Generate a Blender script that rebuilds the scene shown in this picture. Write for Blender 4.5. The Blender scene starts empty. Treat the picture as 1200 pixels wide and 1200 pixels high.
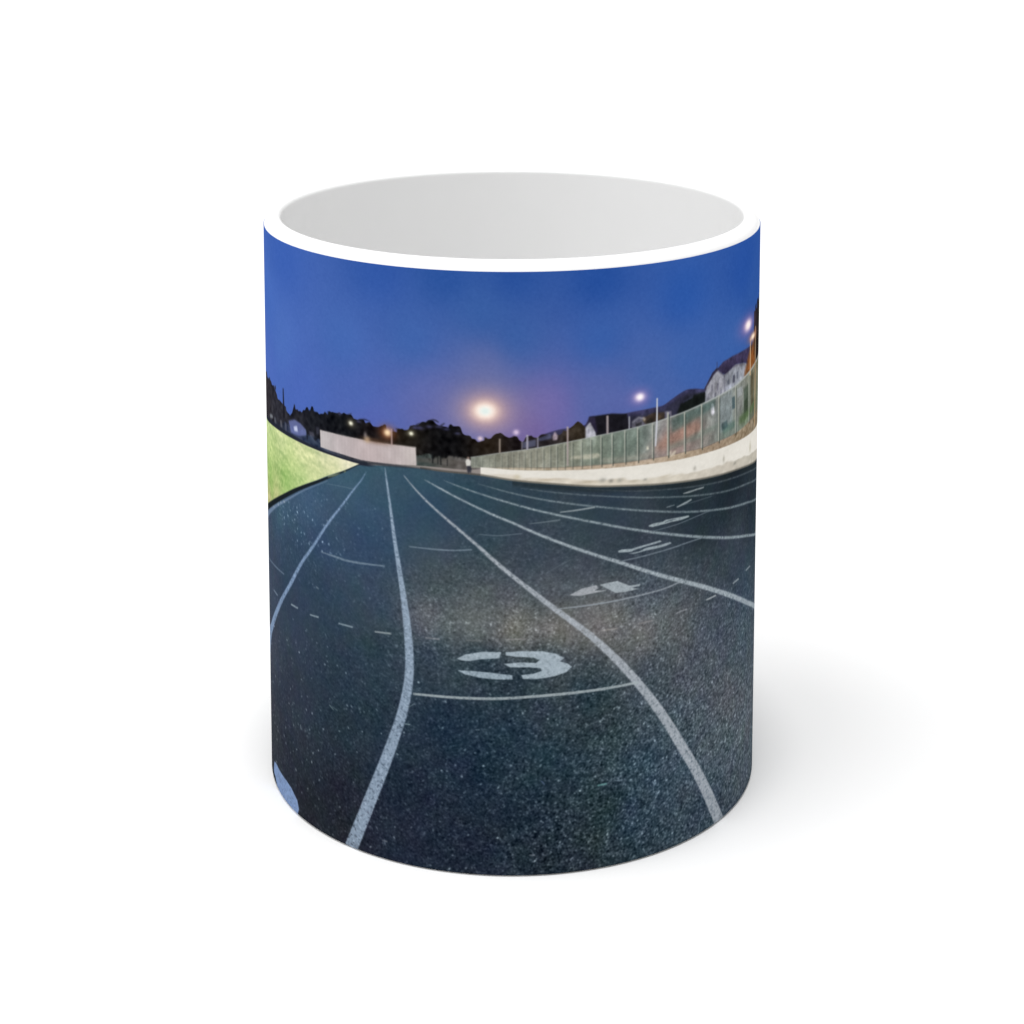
import bpy, bmesh, math, numpy as np

# =====================================================================
#  A white ceramic mug, wrapped in a printed night picture of a running
#  track, standing on a white table top.  Units: metres.
#  The print is drawn by this script in the mug's own unrolled
#  coordinates: u = millimetres round the wall (0 = facing the viewer),
#  z = millimetres above the table.  Points were traced in image pixels and cast through the camera onto the wall.
# =====================================================================
MM = 0.001
R = 41.0            # outer radius
H = 95.0            # height
PRINT_TOP = 93.7
PRINT_HALF = math.radians(152) * R      # the print stops short of the handle
RES = 10.0          # texels per millimetre
VEIL = .0005        # sheen of the coating, taken off the ink
rng = np.random.default_rng(7)

scene = bpy.context.scene
COL = scene.collection

# ---------------------------------------------------------------------
#  drawing the print
# ---------------------------------------------------------------------
W = int(round(2 * PRINT_HALF * RES))
HT = int(round(PRINT_TOP * RES))
uu = (np.arange(W) + .5) / RES - PRINT_HALF
zz = (np.arange(HT) + .5) / RES
U, Z = np.meshgrid(uu, zz)
U = U.astype(np.float32); Z = Z.astype(np.float32)

def blur1(a, s, ax):
    if s < .05: return a
    n = max(1, int(math.ceil(3 * s)))
    k = np.exp(-.5 * (np.arange(-n, n + 1) / s) ** 2); k /= k.sum()
    pad = [(0, 0)] * a.ndim; pad[ax] = (n, n)
    p = np.pad(a, pad, mode='edge'); out = np.zeros_like(a)
    L = a.shape[ax]
    for i, w in enumerate(k):
        sl = [slice(None)] * a.ndim; sl[ax] = slice(i, i + L)
        out += w.astype(a.dtype) * p[tuple(sl)]
    return out

def blur(a, sx, sz=None):
    """gaussian blur, sigma in mm"""
    sz = sx if sz is None else sz
    return blur1(blur1(a, sx * RES, 1), sz * RES, 0)

def noise(sx, sz=None):
    """smooth random field, about unit variance, feature size in mm"""
    sz = sx if sz is None else sz
    fx = max(1, int(sx * RES / 3)); fz = max(1, int(sz * RES / 3))
    n = rng.standard_normal((HT // fz + 4, W // fx + 4)).astype(np.float32)
    n = blur1(blur1(n, sx * RES / fx, 1), sz * RES / fz, 0)
    n /= n.std()
    yi = np.arange(HT) / fz; xi = np.arange(W) / fx
    y0 = yi.astype(int); x0 = xi.astype(int)
    fy = (yi - y0)[:, None].astype(np.float32); fxx = (xi - x0)[None].astype(np.float32)
    a = n[y0][:, x0]; b = n[y0][:, x0 + 1]; c = n[y0 + 1][:, x0]; d = n[y0 + 1][:, x0 + 1]
    return (a * (1 - fxx) + b * fxx) * (1 - fy) + (c * (1 - fxx) + d * fxx) * fy

def fill(poly, sub=4):
    """anti-aliased coverage of a polygon given in (u, z) mm"""
    P = np.array(poly, float)
    X = (P[:, 0] + PRINT_HALF) * RES; Y = P[:, 1] * RES
    out = np.zeros((HT, W), np.float32)
    r0 = max(0, int(math.floor(Y.min()))); r1 = min(HT, int(math.ceil(Y.max())))
    X2 = np.roll(X, -1); Y2 = np.roll(Y, -1)
    for r in range(r0, r1):
        for s in range(sub):
            y = r + (s + .5) / sub
            hit = ((Y <= y) & (Y2 > y)) | ((Y2 <= y) & (Y > y))
            if not hit.any(): continue
            xs = np.sort(X[hit] + (y - Y[hit]) / (Y2[hit] - Y[hit]) * (X2[hit] - X[hit]))
            for a, b in zip(xs[0::2], xs[1::2]):
                a = min(max(a, 0), W - 1e-3); b = min(max(b, 0), W - 1e-3)
                if b <= a: continue
                ia, ib = int(a), int(b)
                if ia == ib: out[r, ia] += (b - a) / sub
                else:
                    out[r, ia] += (ia + 1 - a) / sub
                    out[r, ib] += (b - ib) / sub
                    if ib > ia + 1: out[r, ia + 1:ib] += 1 / sub
    return np.minimum(out, 1)

def curve(pts, slope=True):
    """height of a boundary line at every column; smooth between the points"""
    P = np.array(sorted(pts), float); x, y = P[:, 0], P[:, 1]
    m = np.gradient(y, x)
    i = np.clip(np.searchsorted(x, uu) - 1, 0, len(x) - 2)
    hh = x[i + 1] - x[i]; t = np.clip((uu - x[i]) / hh, 0, 1)
    v = ((1 + 2 * t) * (1 - t) ** 2 * y[i] + t * (1 - t) ** 2 * hh * m[i]
         + t * t * (3 - 2 * t) * y[i + 1] + t * t * (t - 1) * hh * m[i + 1])
    if slope:
        lo = uu < x[0]; hi = uu > x[-1]
        v[lo] = y[0] + m[0] * 9 * np.tanh((uu[lo] - x[0]) / 9)
        v[hi] = y[-1] + m[-1] * 9 * np.tanh((uu[hi] - x[-1]) / 9)
    return v.astype(np.float32)[None]

def lines(pts):
    P = np.array(sorted(pts), float)
    return np.interp(uu, P[:, 0], P[:, 1]).astype(np.float32)[None]

def below(c, soft=.1): return np.clip((c - Z) / soft + .5, 0, 1)
def above(c, soft=.1): return np.clip((Z - c) / soft + .5, 0, 1)

def field(pts, sig=9.0, asp=1.0, soft=.8):
    """smooth colour field through scattered colour samples (u, z, r, g, b)"""
    P = np.array(pts, float)
    st = 8
    gu = uu[::st]; gz = zz[::st]
    G, V = np.meshgrid(gu, gz)
    num = np.zeros(G.shape + (3,)); den = np.zeros(G.shape)
    for p in P:
        d2 = ((G - p[0]) * asp) ** 2 + (V - p[1]) ** 2
        w = 1 / (d2 + 1.2) ** 1.35 * np.exp(-d2 / (2 * (sig * 6) ** 2)) + 1e-12
        num += w[..., None] * p[2:5]; den += w
    c = num / den[..., None]
    c = np.repeat(np.repeat(c, st, 0), st, 1)[:HT, :W].astype(np.float32)
    if c.shape[1] < W: c = np.pad(c, ((0, 0), (0, W - c.shape[1]), (0, 0)), mode='edge')
    if c.shape[0] < HT: c = np.pad(c, ((0, HT - c.shape[0]), (0, 0), (0, 0)), mode='edge')
    return blur(c, soft)

IMG = np.zeros((HT, W, 3), np.float32)

def put(mask, col, alpha=1.0):
    global IMG
    m = (mask * alpha)[..., None]
    IMG = IMG * (1 - m) + np.asarray(col, np.float32) * m

def spot(u, z, ru, rz, col, a=1.0, p=2.0):
    d = ((U - u) / ru) ** 2 + ((Z - z) / rz) ** 2
    put(np.exp(-d ** (p / 2)), col, a)

# ---- dusk sky -------------------------------------------------------
SKY = field([(0,92.93,41,79,152),(-10.11,92.65,45,84,156),(-21.23,92.34,52,89,166),(-44.17,91.39,61,97,178),(-52.63,82.67,73,109,188),(-44.71,77.55,77,111,186),(-27.92,80.95,70,105,178),(-15.53,82.59,63,99,169),(0,83.35,57,93,160),(12.8,82.83,57,94,165),(27.82,87.56,45,87,164),(44.27,88.64,41,81,158),(12.75,91.84,39,79,154),(27.98,76.96,63,98,167),(41.34,78.32,59,96,165),(21.39,76.68,71,100,165),(12.85,73.76,87,103,165),(5.04,72.96,109,102,164),(-12.85,73.76,89,105,172),(-24.62,72.23,79,105,178),(-38.73,70.71,77,105,184),(-52.03,71.54,79,109,188),(-4.02,79.45,89,105,162),(2.52,69.79,111,94,152),(-12.87,71.15,95,103,168),(-23.03,69.85,85,101,176),(15.6,72.17,87,100,163),(48.84,82.14,47,85,156),(-5.01,87.12,57,94,161),(24.6,73.56,71,98,163)])
IMG = SKY.copy()
mu, mz = [(-3.99,72.77)][0]
spot(mu, mz, 11.5, 7.5, (114, 112, 162), .32)
spot(mu, mz, 6.0, 4.6, (172, 144, 154), .48)
spot(mu, mz, 3.4, 2.7, (228, 180, 158), .68, 2.2)
spot(mu, mz, 2.0, 1.55, (252, 226, 208), .95, 2.8)
spot(mu, mz, 1.35, 1.05, (253, 244, 236), 1.0, 3.2)
spot(mu, mz, .8, .6, (222, 238, 234), .85, 2.6)
IMG += noise(1.6)[..., None] * .6 + noise(.3)[..., None] * .25

# ---- hills, far roofs ------------------------------------------------
hill = curve([(0,67.35),(5.05,69.33),(6.97,69.83),(9.16,70.02),(11.53,70.36),(15.19,70.91),(17.73,71.4),(19.93,71.5),(22.53,71.58),(24.13,71.65),(25.78,72.3),(27.5,72.93),(28.76,73.23),(30.45,73.1),(32.86,72.56),(37.41,72.38),(44.94,71.96),(53.79,71.07)])
put(below(hill, .22) * (uu > 4)[None], (56, 55, 84))
put(below(hill - .55, .7) * (uu > 4)[None], (46, 46, 60), .75)

# ---- trees along the horizon ----------------------------------------
rag = noise(.22, .3) * .16 + noise(.5, .5) * .26
rag2 = noise(.15, .2) * .14 + noise(.35, .4) * .16
treeL = lines([(-59.25,69.59),(-56.77,69.26),(-50.6,69.56),(-48.07,68.64),(-46.44,67.67),(-44.02,67.06),(-42.35,66.52),(-41.74,65.99),(-40.78,67.47),(-40.18,68.17),(-39.63,67.62),(-38.56,67.2),(-37.51,68.27),(-35.56,69),(-33.57,68.76),(-32.3,69.31),(-29.37,69.64),(-27.73,69.55),(-25.82,69.77),(-23.99,69.55),(-23.03,69.45),(-21.78,68.99),(-19.95,69.13),(-18.77,68.77),(-17.46,69.07),(-15.62,69.29),(-14.79,69.65),(-13.96,70.13),(-13.14,70.47),(-11.79,70.92),(-10.47,70.44),(-9.29,69.88),(-7.87,69.58),(-6.33,69.01),(-5.05,68.55),(-4.04,68.58),(-2.9,69),(-2.14,69.15),(-0.88,69.03),(0.88,68.9),(1.51,68.38),(2.39,68.88),(2.9,69.26),(3.53,68.86),(5.05,68.94),(8.26,69.3),(9.16,70.15),(9.81,71.01),(10.6,70.17),(12.87,69.84),(15.62,69.56),(21.47,68.77)])
tm = np.clip((treeL + rag * .9 - Z) / .16 + .5, 0, 1) * (uu < 20)[None]
tree_col = field([(-57.81,65.65,52,48,52),(-47.28,65.77,46,46,54),(-38.85,66.58,40,40,48),(-35.14,67.46,24,26,32),(-28.11,68.01,20,22,26),(-21.49,67.71,26,22,24),(-17.05,67.42,30,26,20),(-10.22,68.77,14,14,16),(-10.23,65.5,18,18,20),(-3.15,67.83,42,34,26),(0,67.87,26,22,24),(5.05,68.42,44,40,44),(8.91,68.86,50,42,32),(15.62,70.21,22,24,28)])
IMG = IMG * (1 - tm[..., None]) + (tree_col + noise(.25)[..., None] * 5) * tm[..., None]
# loose twigs that stand out of the crowns
for poly in ([(-24.64,69.22),(-24.26,69.33),(-23.88,69.43),(-23.52,69.49),(-23.16,69.48),(-22.79,69.43),(-22.42,69.38),(-22.39,69.45),(-22.74,69.53),(-23.11,69.62),(-23.5,69.65),(-23.89,69.6),(-24.28,69.5),(-24.66,69.4)], [(-27.16,69.44),(-26.55,69.74),(-25.96,70.03),(-26,70.12),(-26.62,69.86),(-27.24,69.6)], [(-14.97,69.27),(-14.7,69.54),(-14.44,69.81),(-14.19,70.01),(-13.91,70.13),(-13.59,70.2),(-13.27,70.28),(-13.28,70.38),(-13.6,70.34),(-13.94,70.3),(-14.28,70.19),(-14.59,69.97),(-14.88,69.71),(-15.16,69.44)], [(-12.83,70.47),(-12.46,70.64),(-12.1,70.8),(-11.8,70.88),(-11.55,70.84),(-11.3,70.73),(-11.03,70.6),(-10.96,70.72),(-11.21,70.87),(-11.47,71.02),(-11.79,71.09),(-12.16,71),(-12.54,70.83),(-12.91,70.66)], [(-10.68,70.08),(-10.36,70.31),(-10.04,70.55),(-10.11,70.66),(-10.45,70.45),(-10.79,70.25)], [(-8.36,69.46),(-7.97,69.64),(-7.59,69.81),(-7.62,69.9),(-8.02,69.77),(-8.41,69.63)], [(-44.57,69.97),(-44.56,69.3),(-44.56,68.63),(-44.56,67.89),(-44.54,67.02),(-44.52,66.07),(-44.5,65.12),(-43.7,65.34),(-43.81,66.27),(-43.91,67.19),(-44.01,68.04),(-44.08,68.76),(-44.14,69.42),(-44.2,70.07)], [(-40.32,68.41),(-40.56,67.53),(-40.81,66.64),(-39.65,66.93),(-39.84,67.71),(-40.03,68.49)]):
    put(blur(fill(poly), .08), (30, 30, 38), .9)
for x, z, s in [(-14.79,69.52,0.5),(-13.96,69.54,0.6),(-12.47,69.88,0.5),(-9.82,69.71,0.45),(-8.13,69.17,0.4),(-28.45,69.55,0.4),(-24.65,69.04,0.4),(-11,70.01,0.5)]:
    spot(x, z, s * 1.1, s * .5, (78, 78, 118), .6)

# ---- dim ground behind the track, left ------------------------------
dim = curve([(-59.25,61.32),(-48.87,63.35),(-42.41,64.7),(-38.36,64.92),(-33.02,64.42),(-28.16,64.38),(-21.52,64.79),(-14.68,65.34),(-10.23,65.37),(-6.08,65.38),(-3.16,65.23)])
dimcol = field([(-53.76,62.22,70,72,80),(-47.39,63.49,44,48,60),(-40.32,63.45,58,66,92),(-35.22,63.63,54,64,84),(-24.71,64.24,60,60,66),(-13.58,64.54,60,70,68),(-10.23,64.72,84,80,76),(-6.98,64.68,104,98,96)])
m = below(dim + rag2, .4) * (uu < 2)[None]
IMG = IMG * (1 - m[..., None]) + (dimcol + noise(.3, .2)[..., None] * 8) * m[..., None]
for p, c, a in (([(-42.39,65.26),(-40.24,66.02),(-38.34,65.88),(-36.84,65.29),(-36.62,64.39),(-38.92,63.68),(-41.5,63.56)], (112, 122, 176), .8),
                ([(-40.57,64.77),(-39.43,65.2),(-39.18,64.3),(-40.3,64.15)], (205, 212, 240), .9),
                ([(-52.73,63.53),(-50.54,64.08),(-49.96,63.61),(-51.98,63.03)], (140, 145, 152), .8),
                ([(-49.38,63.92),(-48.31,64.22),(-47.88,63.21),(-48.89,63.07)], (90, 94, 104), .8),
                ([(-46.05,64.42),(-45.24,64.57),(-44.9,63.48),(-45.68,63.4)], (104, 104, 112), .7),
                ([(-43.77,64.48),(-43.24,64.62),(-43.13,62.99),(-43.65,62.98)], (96, 100, 116), .7),
                ([(-35.88,65.25),(-34.74,65.24),(-34.3,64.67),(-35.66,64.48)], (96, 96, 112), .6),
                ([(-34.05,66.35),(-33.19,66.41),(-33.21,65.32),(-33.86,65.18)], (70, 70, 84), .6),
                ([(-12.49,65.7),(-12.09,65.6),(-12.09,65.08),(-12.5,65.04)], (110, 122, 120), .6),
                ([(-14.54,64.96),(-10.23,65.11),(-6.85,64.95),(-6.85,64.43),(-10.24,64.46),(-14.55,64.3)], (92, 88, 84), .5),
                ([(-9.57,65.69),(-6.72,65.48),(-6.72,64.96),(-9.58,65.16)], (96, 94, 92), .6)):
    put(blur(fill(p), .12), c, a)
for poly in ([(-12.04,65.87),(-12.05,65.09),(-12.06,64.3),(-11.87,64.32),(-11.87,65.1),(-11.87,65.89)], [(-10.84,66.11),(-10.82,65.13),(-10.8,64.15),(-10.59,64.17),(-10.63,65.15),(-10.68,66.12)], [(-11.22,65.29),(-11.23,64.77),(-11.23,64.24),(-11.1,64.25),(-11.09,64.78),(-11.09,65.3)], [(-9.77,65.15),(-9.77,64.63),(-9.78,64.1),(-9.64,64.11),(-9.64,64.64),(-9.64,65.16)], [(-36.57,65.76),(-36.53,64.75),(-36.5,63.73),(-36.28,63.79),(-36.32,64.8),(-36.35,65.82)]):
    put(blur(fill(poly), .06), (22, 24, 26), .8)

# ---- light block wall at the bend, left -----------------------------
pw = [(-32.98,66.05),(-30.18,66.19),(-27.6,66.24),(-25.02,66.32),(-22.59,66.34),(-19.98,66.38),(-17.49,66.44),(-14.71,66.46),(-14.6,63.72),(-17.08,63.46),(-20.01,63.31),(-22.15,63.19),(-24.23,63.13),(-26.24,63.21),(-28.18,63.31),(-30.42,63.33),(-32.83,63.38)]
m = fill(pw)
wallc = field([(-32.38,65.1,192,186,186),(-28.16,64.65,188,177,178),(-23.08,64.8,190,175,175),(-18.51,64.98,188,176,176),(-15.09,65.03,200,191,187)])
stripe = 1.8 * np.sign(np.sin(U * 2 * math.pi / .62))
IMG = IMG * (1 - m[..., None]) + (wallc + (blur(stripe.astype(np.float32), .06) + noise(.3, .5) * 2.5)[..., None]) * m[..., None]
for poly in ([(-33.01,66),(-31.13,66.1),(-29.35,66.16),(-27.62,66.21),(-25.93,66.26),(-24.27,66.29),(-22.61,66.32),(-20.81,66.36),(-19.02,66.4),(-17.5,66.42),(-16.4,66.43),(-15.53,66.44),(-14.68,66.44),(-14.66,66.6),(-15.51,66.59),(-16.38,66.58),(-17.47,66.57),(-18.99,66.55),(-20.79,66.51),(-22.58,66.47),(-24.24,66.44),(-25.89,66.41),(-27.58,66.37),(-29.3,66.32),(-31.07,66.26),(-32.96,66.16)], [(-33.03,66.04),(-32.99,64.69),(-32.95,63.35),(-32.7,63.41),(-32.74,64.75),(-32.77,66.1)], [(-14.77,66.5),(-14.72,65.13),(-14.67,63.76),(-14.48,63.79),(-14.53,65.16),(-14.57,66.53)]):
    put(blur(fill(poly), .05), (208, 198, 194), .5)

# ---- lamps on the left ----------------------------------------------
for (x, z, ru, rz, r, g, b, a) in [(-26.17,68.51,0.95,0.8,90,84,70,0.7),(-26.17,68.51,0.42,0.34,250,248,225,1),(-19.37,68.16,1.5,1.2,150,92,60,0.75),(-19.37,68.16,0.62,0.55,255,226,184,1),(-15.39,68.53,0.8,0.6,120,116,96,0.6),(-15.39,68.53,0.36,0.3,248,246,222,1),(-23.06,66.53,0.6,0.5,214,190,160,0.9),(-23.38,67.14,0.3,0.5,150,140,140,0.6),(-4.73,68.56,0.4,0.35,230,206,214,0.9),(0.59,69.59,0.45,0.42,222,200,226,0.9),(-21.5,66.52,2.6,0.5,120,88,66,0.5)]:
    spot(x, z, ru, rz, (r, g, b), a, 2.4)
put(blur(fill([(-18.79,68.83),(-18.79,67.61),(-18.79,66.39),(-18.51,66.44),(-18.53,67.65),(-18.54,68.87)]), .06), (176, 150, 146), .9)
put(blur(fill([(-18.46,68.81),(-18.45,67.62),(-18.44,66.44),(-18.3,66.46),(-18.31,67.65),(-18.32,68.83)]), .06), (56, 40, 34), .7)

# ---- houses on the right --------------------------------------------
def shape(p, c, a=1.0, s=.09): put(blur(fill(p), s), c, a)
shape([(11.53,71.45),(12.86,71.54),(15.19,71.62),(17.73,71.27),(18.04,69),(15.21,68.56),(12.61,68.3),(11.54,69.31)], (26, 25, 31))
shape([(10.98,69.79),(11.7,70.86),(12.54,69.22),(12.68,68.3),(12.62,66.99),(11.02,67.01)], (172, 172, 182))
shape([(10.82,69.89),(11.63,71.44),(12.46,71.45),(12.88,68.93),(12.55,69.09),(11.72,70.65)], (44, 40, 60))
shape([(5.97,68.77),(6.33,69.58),(6.79,68.86),(6.66,68.28),(6.07,68.24)], (176, 160, 172))
shape([(3.78,68.59),(5.69,69.3),(5.94,68.51),(4.04,68.19)], (70, 74, 100), .8)
shape([(1.51,68.12),(3.53,68.47),(3.53,67.43),(1.51,67.08)], (96, 100, 126), .7)
shape([(18.47,69.99),(19.64,70.62),(21,70.03),(21.01,69.1),(18.48,68.94)], (96, 94, 104), .8)
shape([(20.24,70.14),(21,70.43),(22.23,70.77),(24.47,70.54),(24.49,69.34),(20.86,69.26)], (62, 52, 44), .9)
shape([(20.54,70.43),(21,70.03),(20.7,69.68),(20.32,70.13)], (168, 150, 120), .9)
shape([(24.47,70.67),(25.81,70.44),(25.82,69.1),(24.49,69.07)], (112, 108, 124), .9)
shape([(18.47,69.91),(19.64,70.57),(20.85,70.18),(20.85,69.92),(19.64,70.28),(18.62,69.58)], (130, 130, 144), .8)
shape([(26.84,69.85),(27.53,71.19),(29.14,71.96),(31.44,72.17),(33.29,72.06),(33.54,70.26),(30.89,70),(28.09,69.62)], (22, 26, 24), .95, .16)
# big grey house
shape([(33.13,69.53),(33.19,72.76),(34.99,74.61),(36.13,75.03),(38.13,73.77),(40.87,74.32),(42.08,74.53),(45.63,73.93),(47.36,73.3),(48.44,71.07),(48.92,62.49),(42.46,63.17),(36.88,63.36),(33.24,63.82)], (134, 136, 146))
shape([(36.13,74.97),(37.95,75.8),(40.82,76.05),(44.78,75.96),(48.94,75.84),(51.74,75.14),(51.98,72.12),(45.63,73.87),(42.09,74.45),(38.66,73.65),(37.62,73.97)], (58, 52, 78))
shape([(32.86,72.56),(34.89,74.69),(36.12,75.24),(36.76,74.84),(35.22,74.22),(33.49,72.7),(33.29,72.06)], (50, 46, 66))
shape([(33.49,72.56),(36.14,74.7),(37.89,73.37),(38.48,70.5),(33.54,70.26)], (152, 152, 160), .8, .2)
shape([(38.66,73.46),(41.78,74.11),(45.26,73.55),(45.36,71.02),(39.27,70.86)], (142, 146, 155), .8, .2)
shape([(41.09,72.9),(41.82,72.86),(41.87,71.61),(41.13,71.65)], (74, 76, 90), .9)
shape([(43.62,73.12),(44.52,73.04),(44.74,71.32),(43.86,71.4)], (168, 172, 182), .6)
shape([(34.69,72.85),(35.02,72.83),(35.05,71.82),(34.71,71.81)], (100, 100, 112), .8)
shape([(36.18,72.79),(36.66,72.76),(36.69,71.59),(36.21,71.57)], (104, 104, 116), .8)
shape([(38.71,71.68),(40.37,71.56),(40.97,70.87),(39,70.65)], (168, 172, 186), .8)
shape([(42.85,71.1),(45.35,71.3),(45.37,70.74),(42.87,70.54)], (176, 178, 186), .7)
put(below(lines([(45.47,77.65),(47.2,76.69),(49.14,77.05),(51.3,80.74),(53.05,80.88),(54.61,82.21)]) + rag * 1.5, .3) * above(curve([(41.65,68.63),(49.62,69.07),(53.88,70.19)]), .3) * (uu > 51)[None], (38, 32, 30), .96)
shape([(45.71,72.05),(47.76,74.6),(49.75,76.06),(51.66,76.15),(52.85,71.32),(48.96,70.93),(46.18,70.81)], (112, 70, 38), .85, .3)
shape([(46.96,72.29),(49.29,74.5),(51.06,74.89),(51.96,72.4),(49.48,71.36)], (160, 96, 46), .6, .3)

for p, c, a in (([(33.73,71.57),(34.16,71.61),(34.18,70.66),(33.75,70.62)], (104, 104, 114), .7), ([(35.51,71.31),(35.98,71.35),(36,70.53),(35.53,70.5)], (96, 98, 110), .7), ([(37.18,71.48),(37.68,71.51),(37.7,70.68),(37.2,70.66)], (100, 102, 114), .7),
                ([(39.22,72.51),(39.94,72.54),(39.96,71.79),(39.24,71.83)], (92, 96, 110), .7), ([(42.45,73.12),(43.11,73.1),(43.15,71.99),(42.49,72.01)], (90, 94, 106), .8), ([(38.14,73.58),(38.5,73.58),(38.58,70.75),(38.21,70.7)], (96, 96, 108), .5),
                ([(36.13,75),(37.98,73.78),(38.03,73.55),(36.14,74.75)], (88, 84, 96), .6), ([(40.87,74.32),(42.74,74.3),(45.64,73.79),(45.65,73.59),(42.74,74.07),(40.88,74.1)], (96, 92, 104), .6),
                ([(11.32,69.59),(11.59,69.7),(11.59,68.92),(11.33,68.89)], (120, 120, 134), .6), ([(11.93,69.8),(12.2,69.65),(12.21,68.86),(11.94,68.89)], (124, 124, 136), .6),
                ([(28.06,71.63),(30.27,72.14),(30.28,71.74),(28.06,71.23)], (70, 70, 100), .5), ([(5.05,68.68),(5.82,68.97),(5.82,68.71),(5.05,68.42)], (90, 90, 116), .5),
                ([(21.01,69.63),(21.77,70.04),(22.4,69.68),(22.09,69.2),(21.01,69.1)], (34, 32, 28), .8), ([(22.71,70.16),(23.5,70.3),(23.99,69.82),(23.03,69.58)], (88, 72, 56), .7), ([(19.21,69.5),(20.25,69.74),(20.25,69.22),(19.21,68.97)], (40, 40, 42), .8)):
    shape(p, c, a, .08)
band = above(curve([(0,66.57),(7.62,67.38),(15.63,68.51),(22.25,69.05),(28.45,69.68),(36.71,70.5),(48.42,71.5),(53.69,71.95)]), .2) * np.maximum(below(hill - .1, .1), below(hill + 5, .1) * (uu > [(33.05,73.32)][0][0])[None]) * (uu > 4)[None]
lum = IMG.mean(2)
mott = (noise(.2, .28) * .06 + noise(.5, .4) * .07 + noise(.09) * .03)
isl = np.clip((IMG[..., 2] - IMG[..., 0] - 42) / 20, 0, 1)          # leave the sky alone
IMG = IMG * (1 + (mott * band * (1 - isl))[..., None])

# ---- screened chain-link fence ---------------------------------------
ft = curve([(-6.21,65.63),(-5.06,65.81),(-1.89,66.42),(0,66.7),(2.74,67.06),(6.33,67.58),(10.22,68.12),(13.29,68.5),(15.17,68.65),(17.28,68.83),(19.46,68.99),(22.25,69.23),(25.06,69.53),(28.41,69.85),(32.28,70.28),(36.71,70.64),(42.14,71),(48.16,71.63),(54.18,72.1)])
fb = curve([(-6.21,64.07),(0,64.22),(6.34,64.06),(10.24,64),(15.24,63.89),(19.56,63.77),(22.3,63.73),(25.14,63.63),(28.54,63.57),(32.41,63.34),(36.88,63.36),(42.46,63.24),(48.61,63.43),(55.32,63.49)])
wt = curve([(-6.21,64.07),(-4.68,64.13),(0,63.83),(6.34,63.57),(12.91,63.3),(20.01,62.98),(28.19,62.5),(34.8,62.17),(44.23,61.57),(55.07,60.69)])
wb = curve([(-6.21,63.35),(-4.68,63.35),(0,62.85),(6.35,62.3),(12.92,61.67),(22.65,60.61),(34.86,59.56),(44.35,58.53),(55.69,56.6)])
tt = curve([(-56.17,53.84),(-39.05,58.96),(-28.21,61.55),(-23.11,62.53),(-18.53,63.08),(-14.69,63.29),(-10.51,63.13),(-4.68,62.88),(0,62.19),(6.35,61.42),(12.93,60.53),(17.54,60.05),(25.28,59.12),(34.89,57.98),(44.42,56.76),(56.03,54.61)])
right = np.clip((uu - [(-6.15,65.12)][0][0]) / .15 + .5, 0, 1)[None]
fcol = field([(-5.7,65.01,133,138,128),(-3.16,65.23,143,144,131),(0,65.27,150,149,136),(3.79,65.47,146,146,132),(7.62,65.69,138,142,127),(12.9,65.92,126,137,124),(16.34,66.58,116,131,120),(19.23,66.73,111,127,117),(21.03,67.25,122,134,127),(23.86,67.46,141,137,138),(23.89,65.06,156,140,136),(28.11,68.28,104,119,111),(28.14,66,162,135,127),(26.39,65,166,139,131),(30.94,67.03,142,127,122),(31.9,68.85,99,113,107),(35.14,67.46,118,124,121),(31.97,65.19,146,138,130),(38.85,66.58,135,143,142),(38.92,63.81,119,133,121),(44.41,66.54,141,142,140),(46.05,64.42,107,121,98),(52.27,68.64,119,114,93),(52.53,65.72,111,118,97)])
m = below(ft, .1) * above(fb, .2) * right
IMG = IMG * (1 - m[..., None] * .93) + (fcol + (noise(.25, .5) * 5 + noise(.8) * 5)[..., None]) * m[..., None] * .93
shape([(8.66,65.62),(12.9,65.79),(13.31,65.49),(13.31,65.09),(11.56,65),(8.79,65.22)], (186, 182, 164), .7, .12)
shape([(12.9,64.87),(17.07,64.65),(21.83,64.61),(22.14,64.16),(17.79,64.03),(13.59,64.28)], (168, 162, 150), .55, .25)
shape([(24.34,67.64),(28.11,68.01),(30.33,68.78),(31.91,68.72),(32.35,66.73),(29.25,65.23),(25.38,64.39),(23.41,64.21),(22.45,64.91)], (150, 116, 104), .5, .5)
shape([(34.64,69.75),(35.32,69.73),(35.7,68.15),(35.13,67.87),(34.67,68.38)], (238, 238, 246), .95, .12)
shape([(40.87,69.38),(41.94,69.39),(42.16,67.4),(41.08,67.4)], (62, 82, 88), .8)
shape([(36.72,70.23),(40.98,70.73),(41.17,64.62),(36.85,64.6)], (136, 148, 154), .45, .2)
shape([(45.61,69.7),(48.01,69.78),(48.29,64.65),(45.83,64.62)], (58, 70, 58), .7, .2)
shape([(43.73,65.47),(47.75,65.64),(52.5,66.01),(52.61,64.85),(46.06,64.14),(43.78,64.2)], (82, 106, 66), .6, .25)
shape([(37.83,65.46),(42.39,65.4),(42.43,64.29),(38.12,64.15)], (74, 102, 92), .6, .25)
shape([(21.14,65.78),(21.51,65.67),(21.51,65.19),(21.14,65.25)], (224, 220, 200), .9)
shape([(21.04,65.99),(22.91,66.42),(22.91,65.89),(21.2,65.51)], (150, 146, 140), .4, .2)
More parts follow.
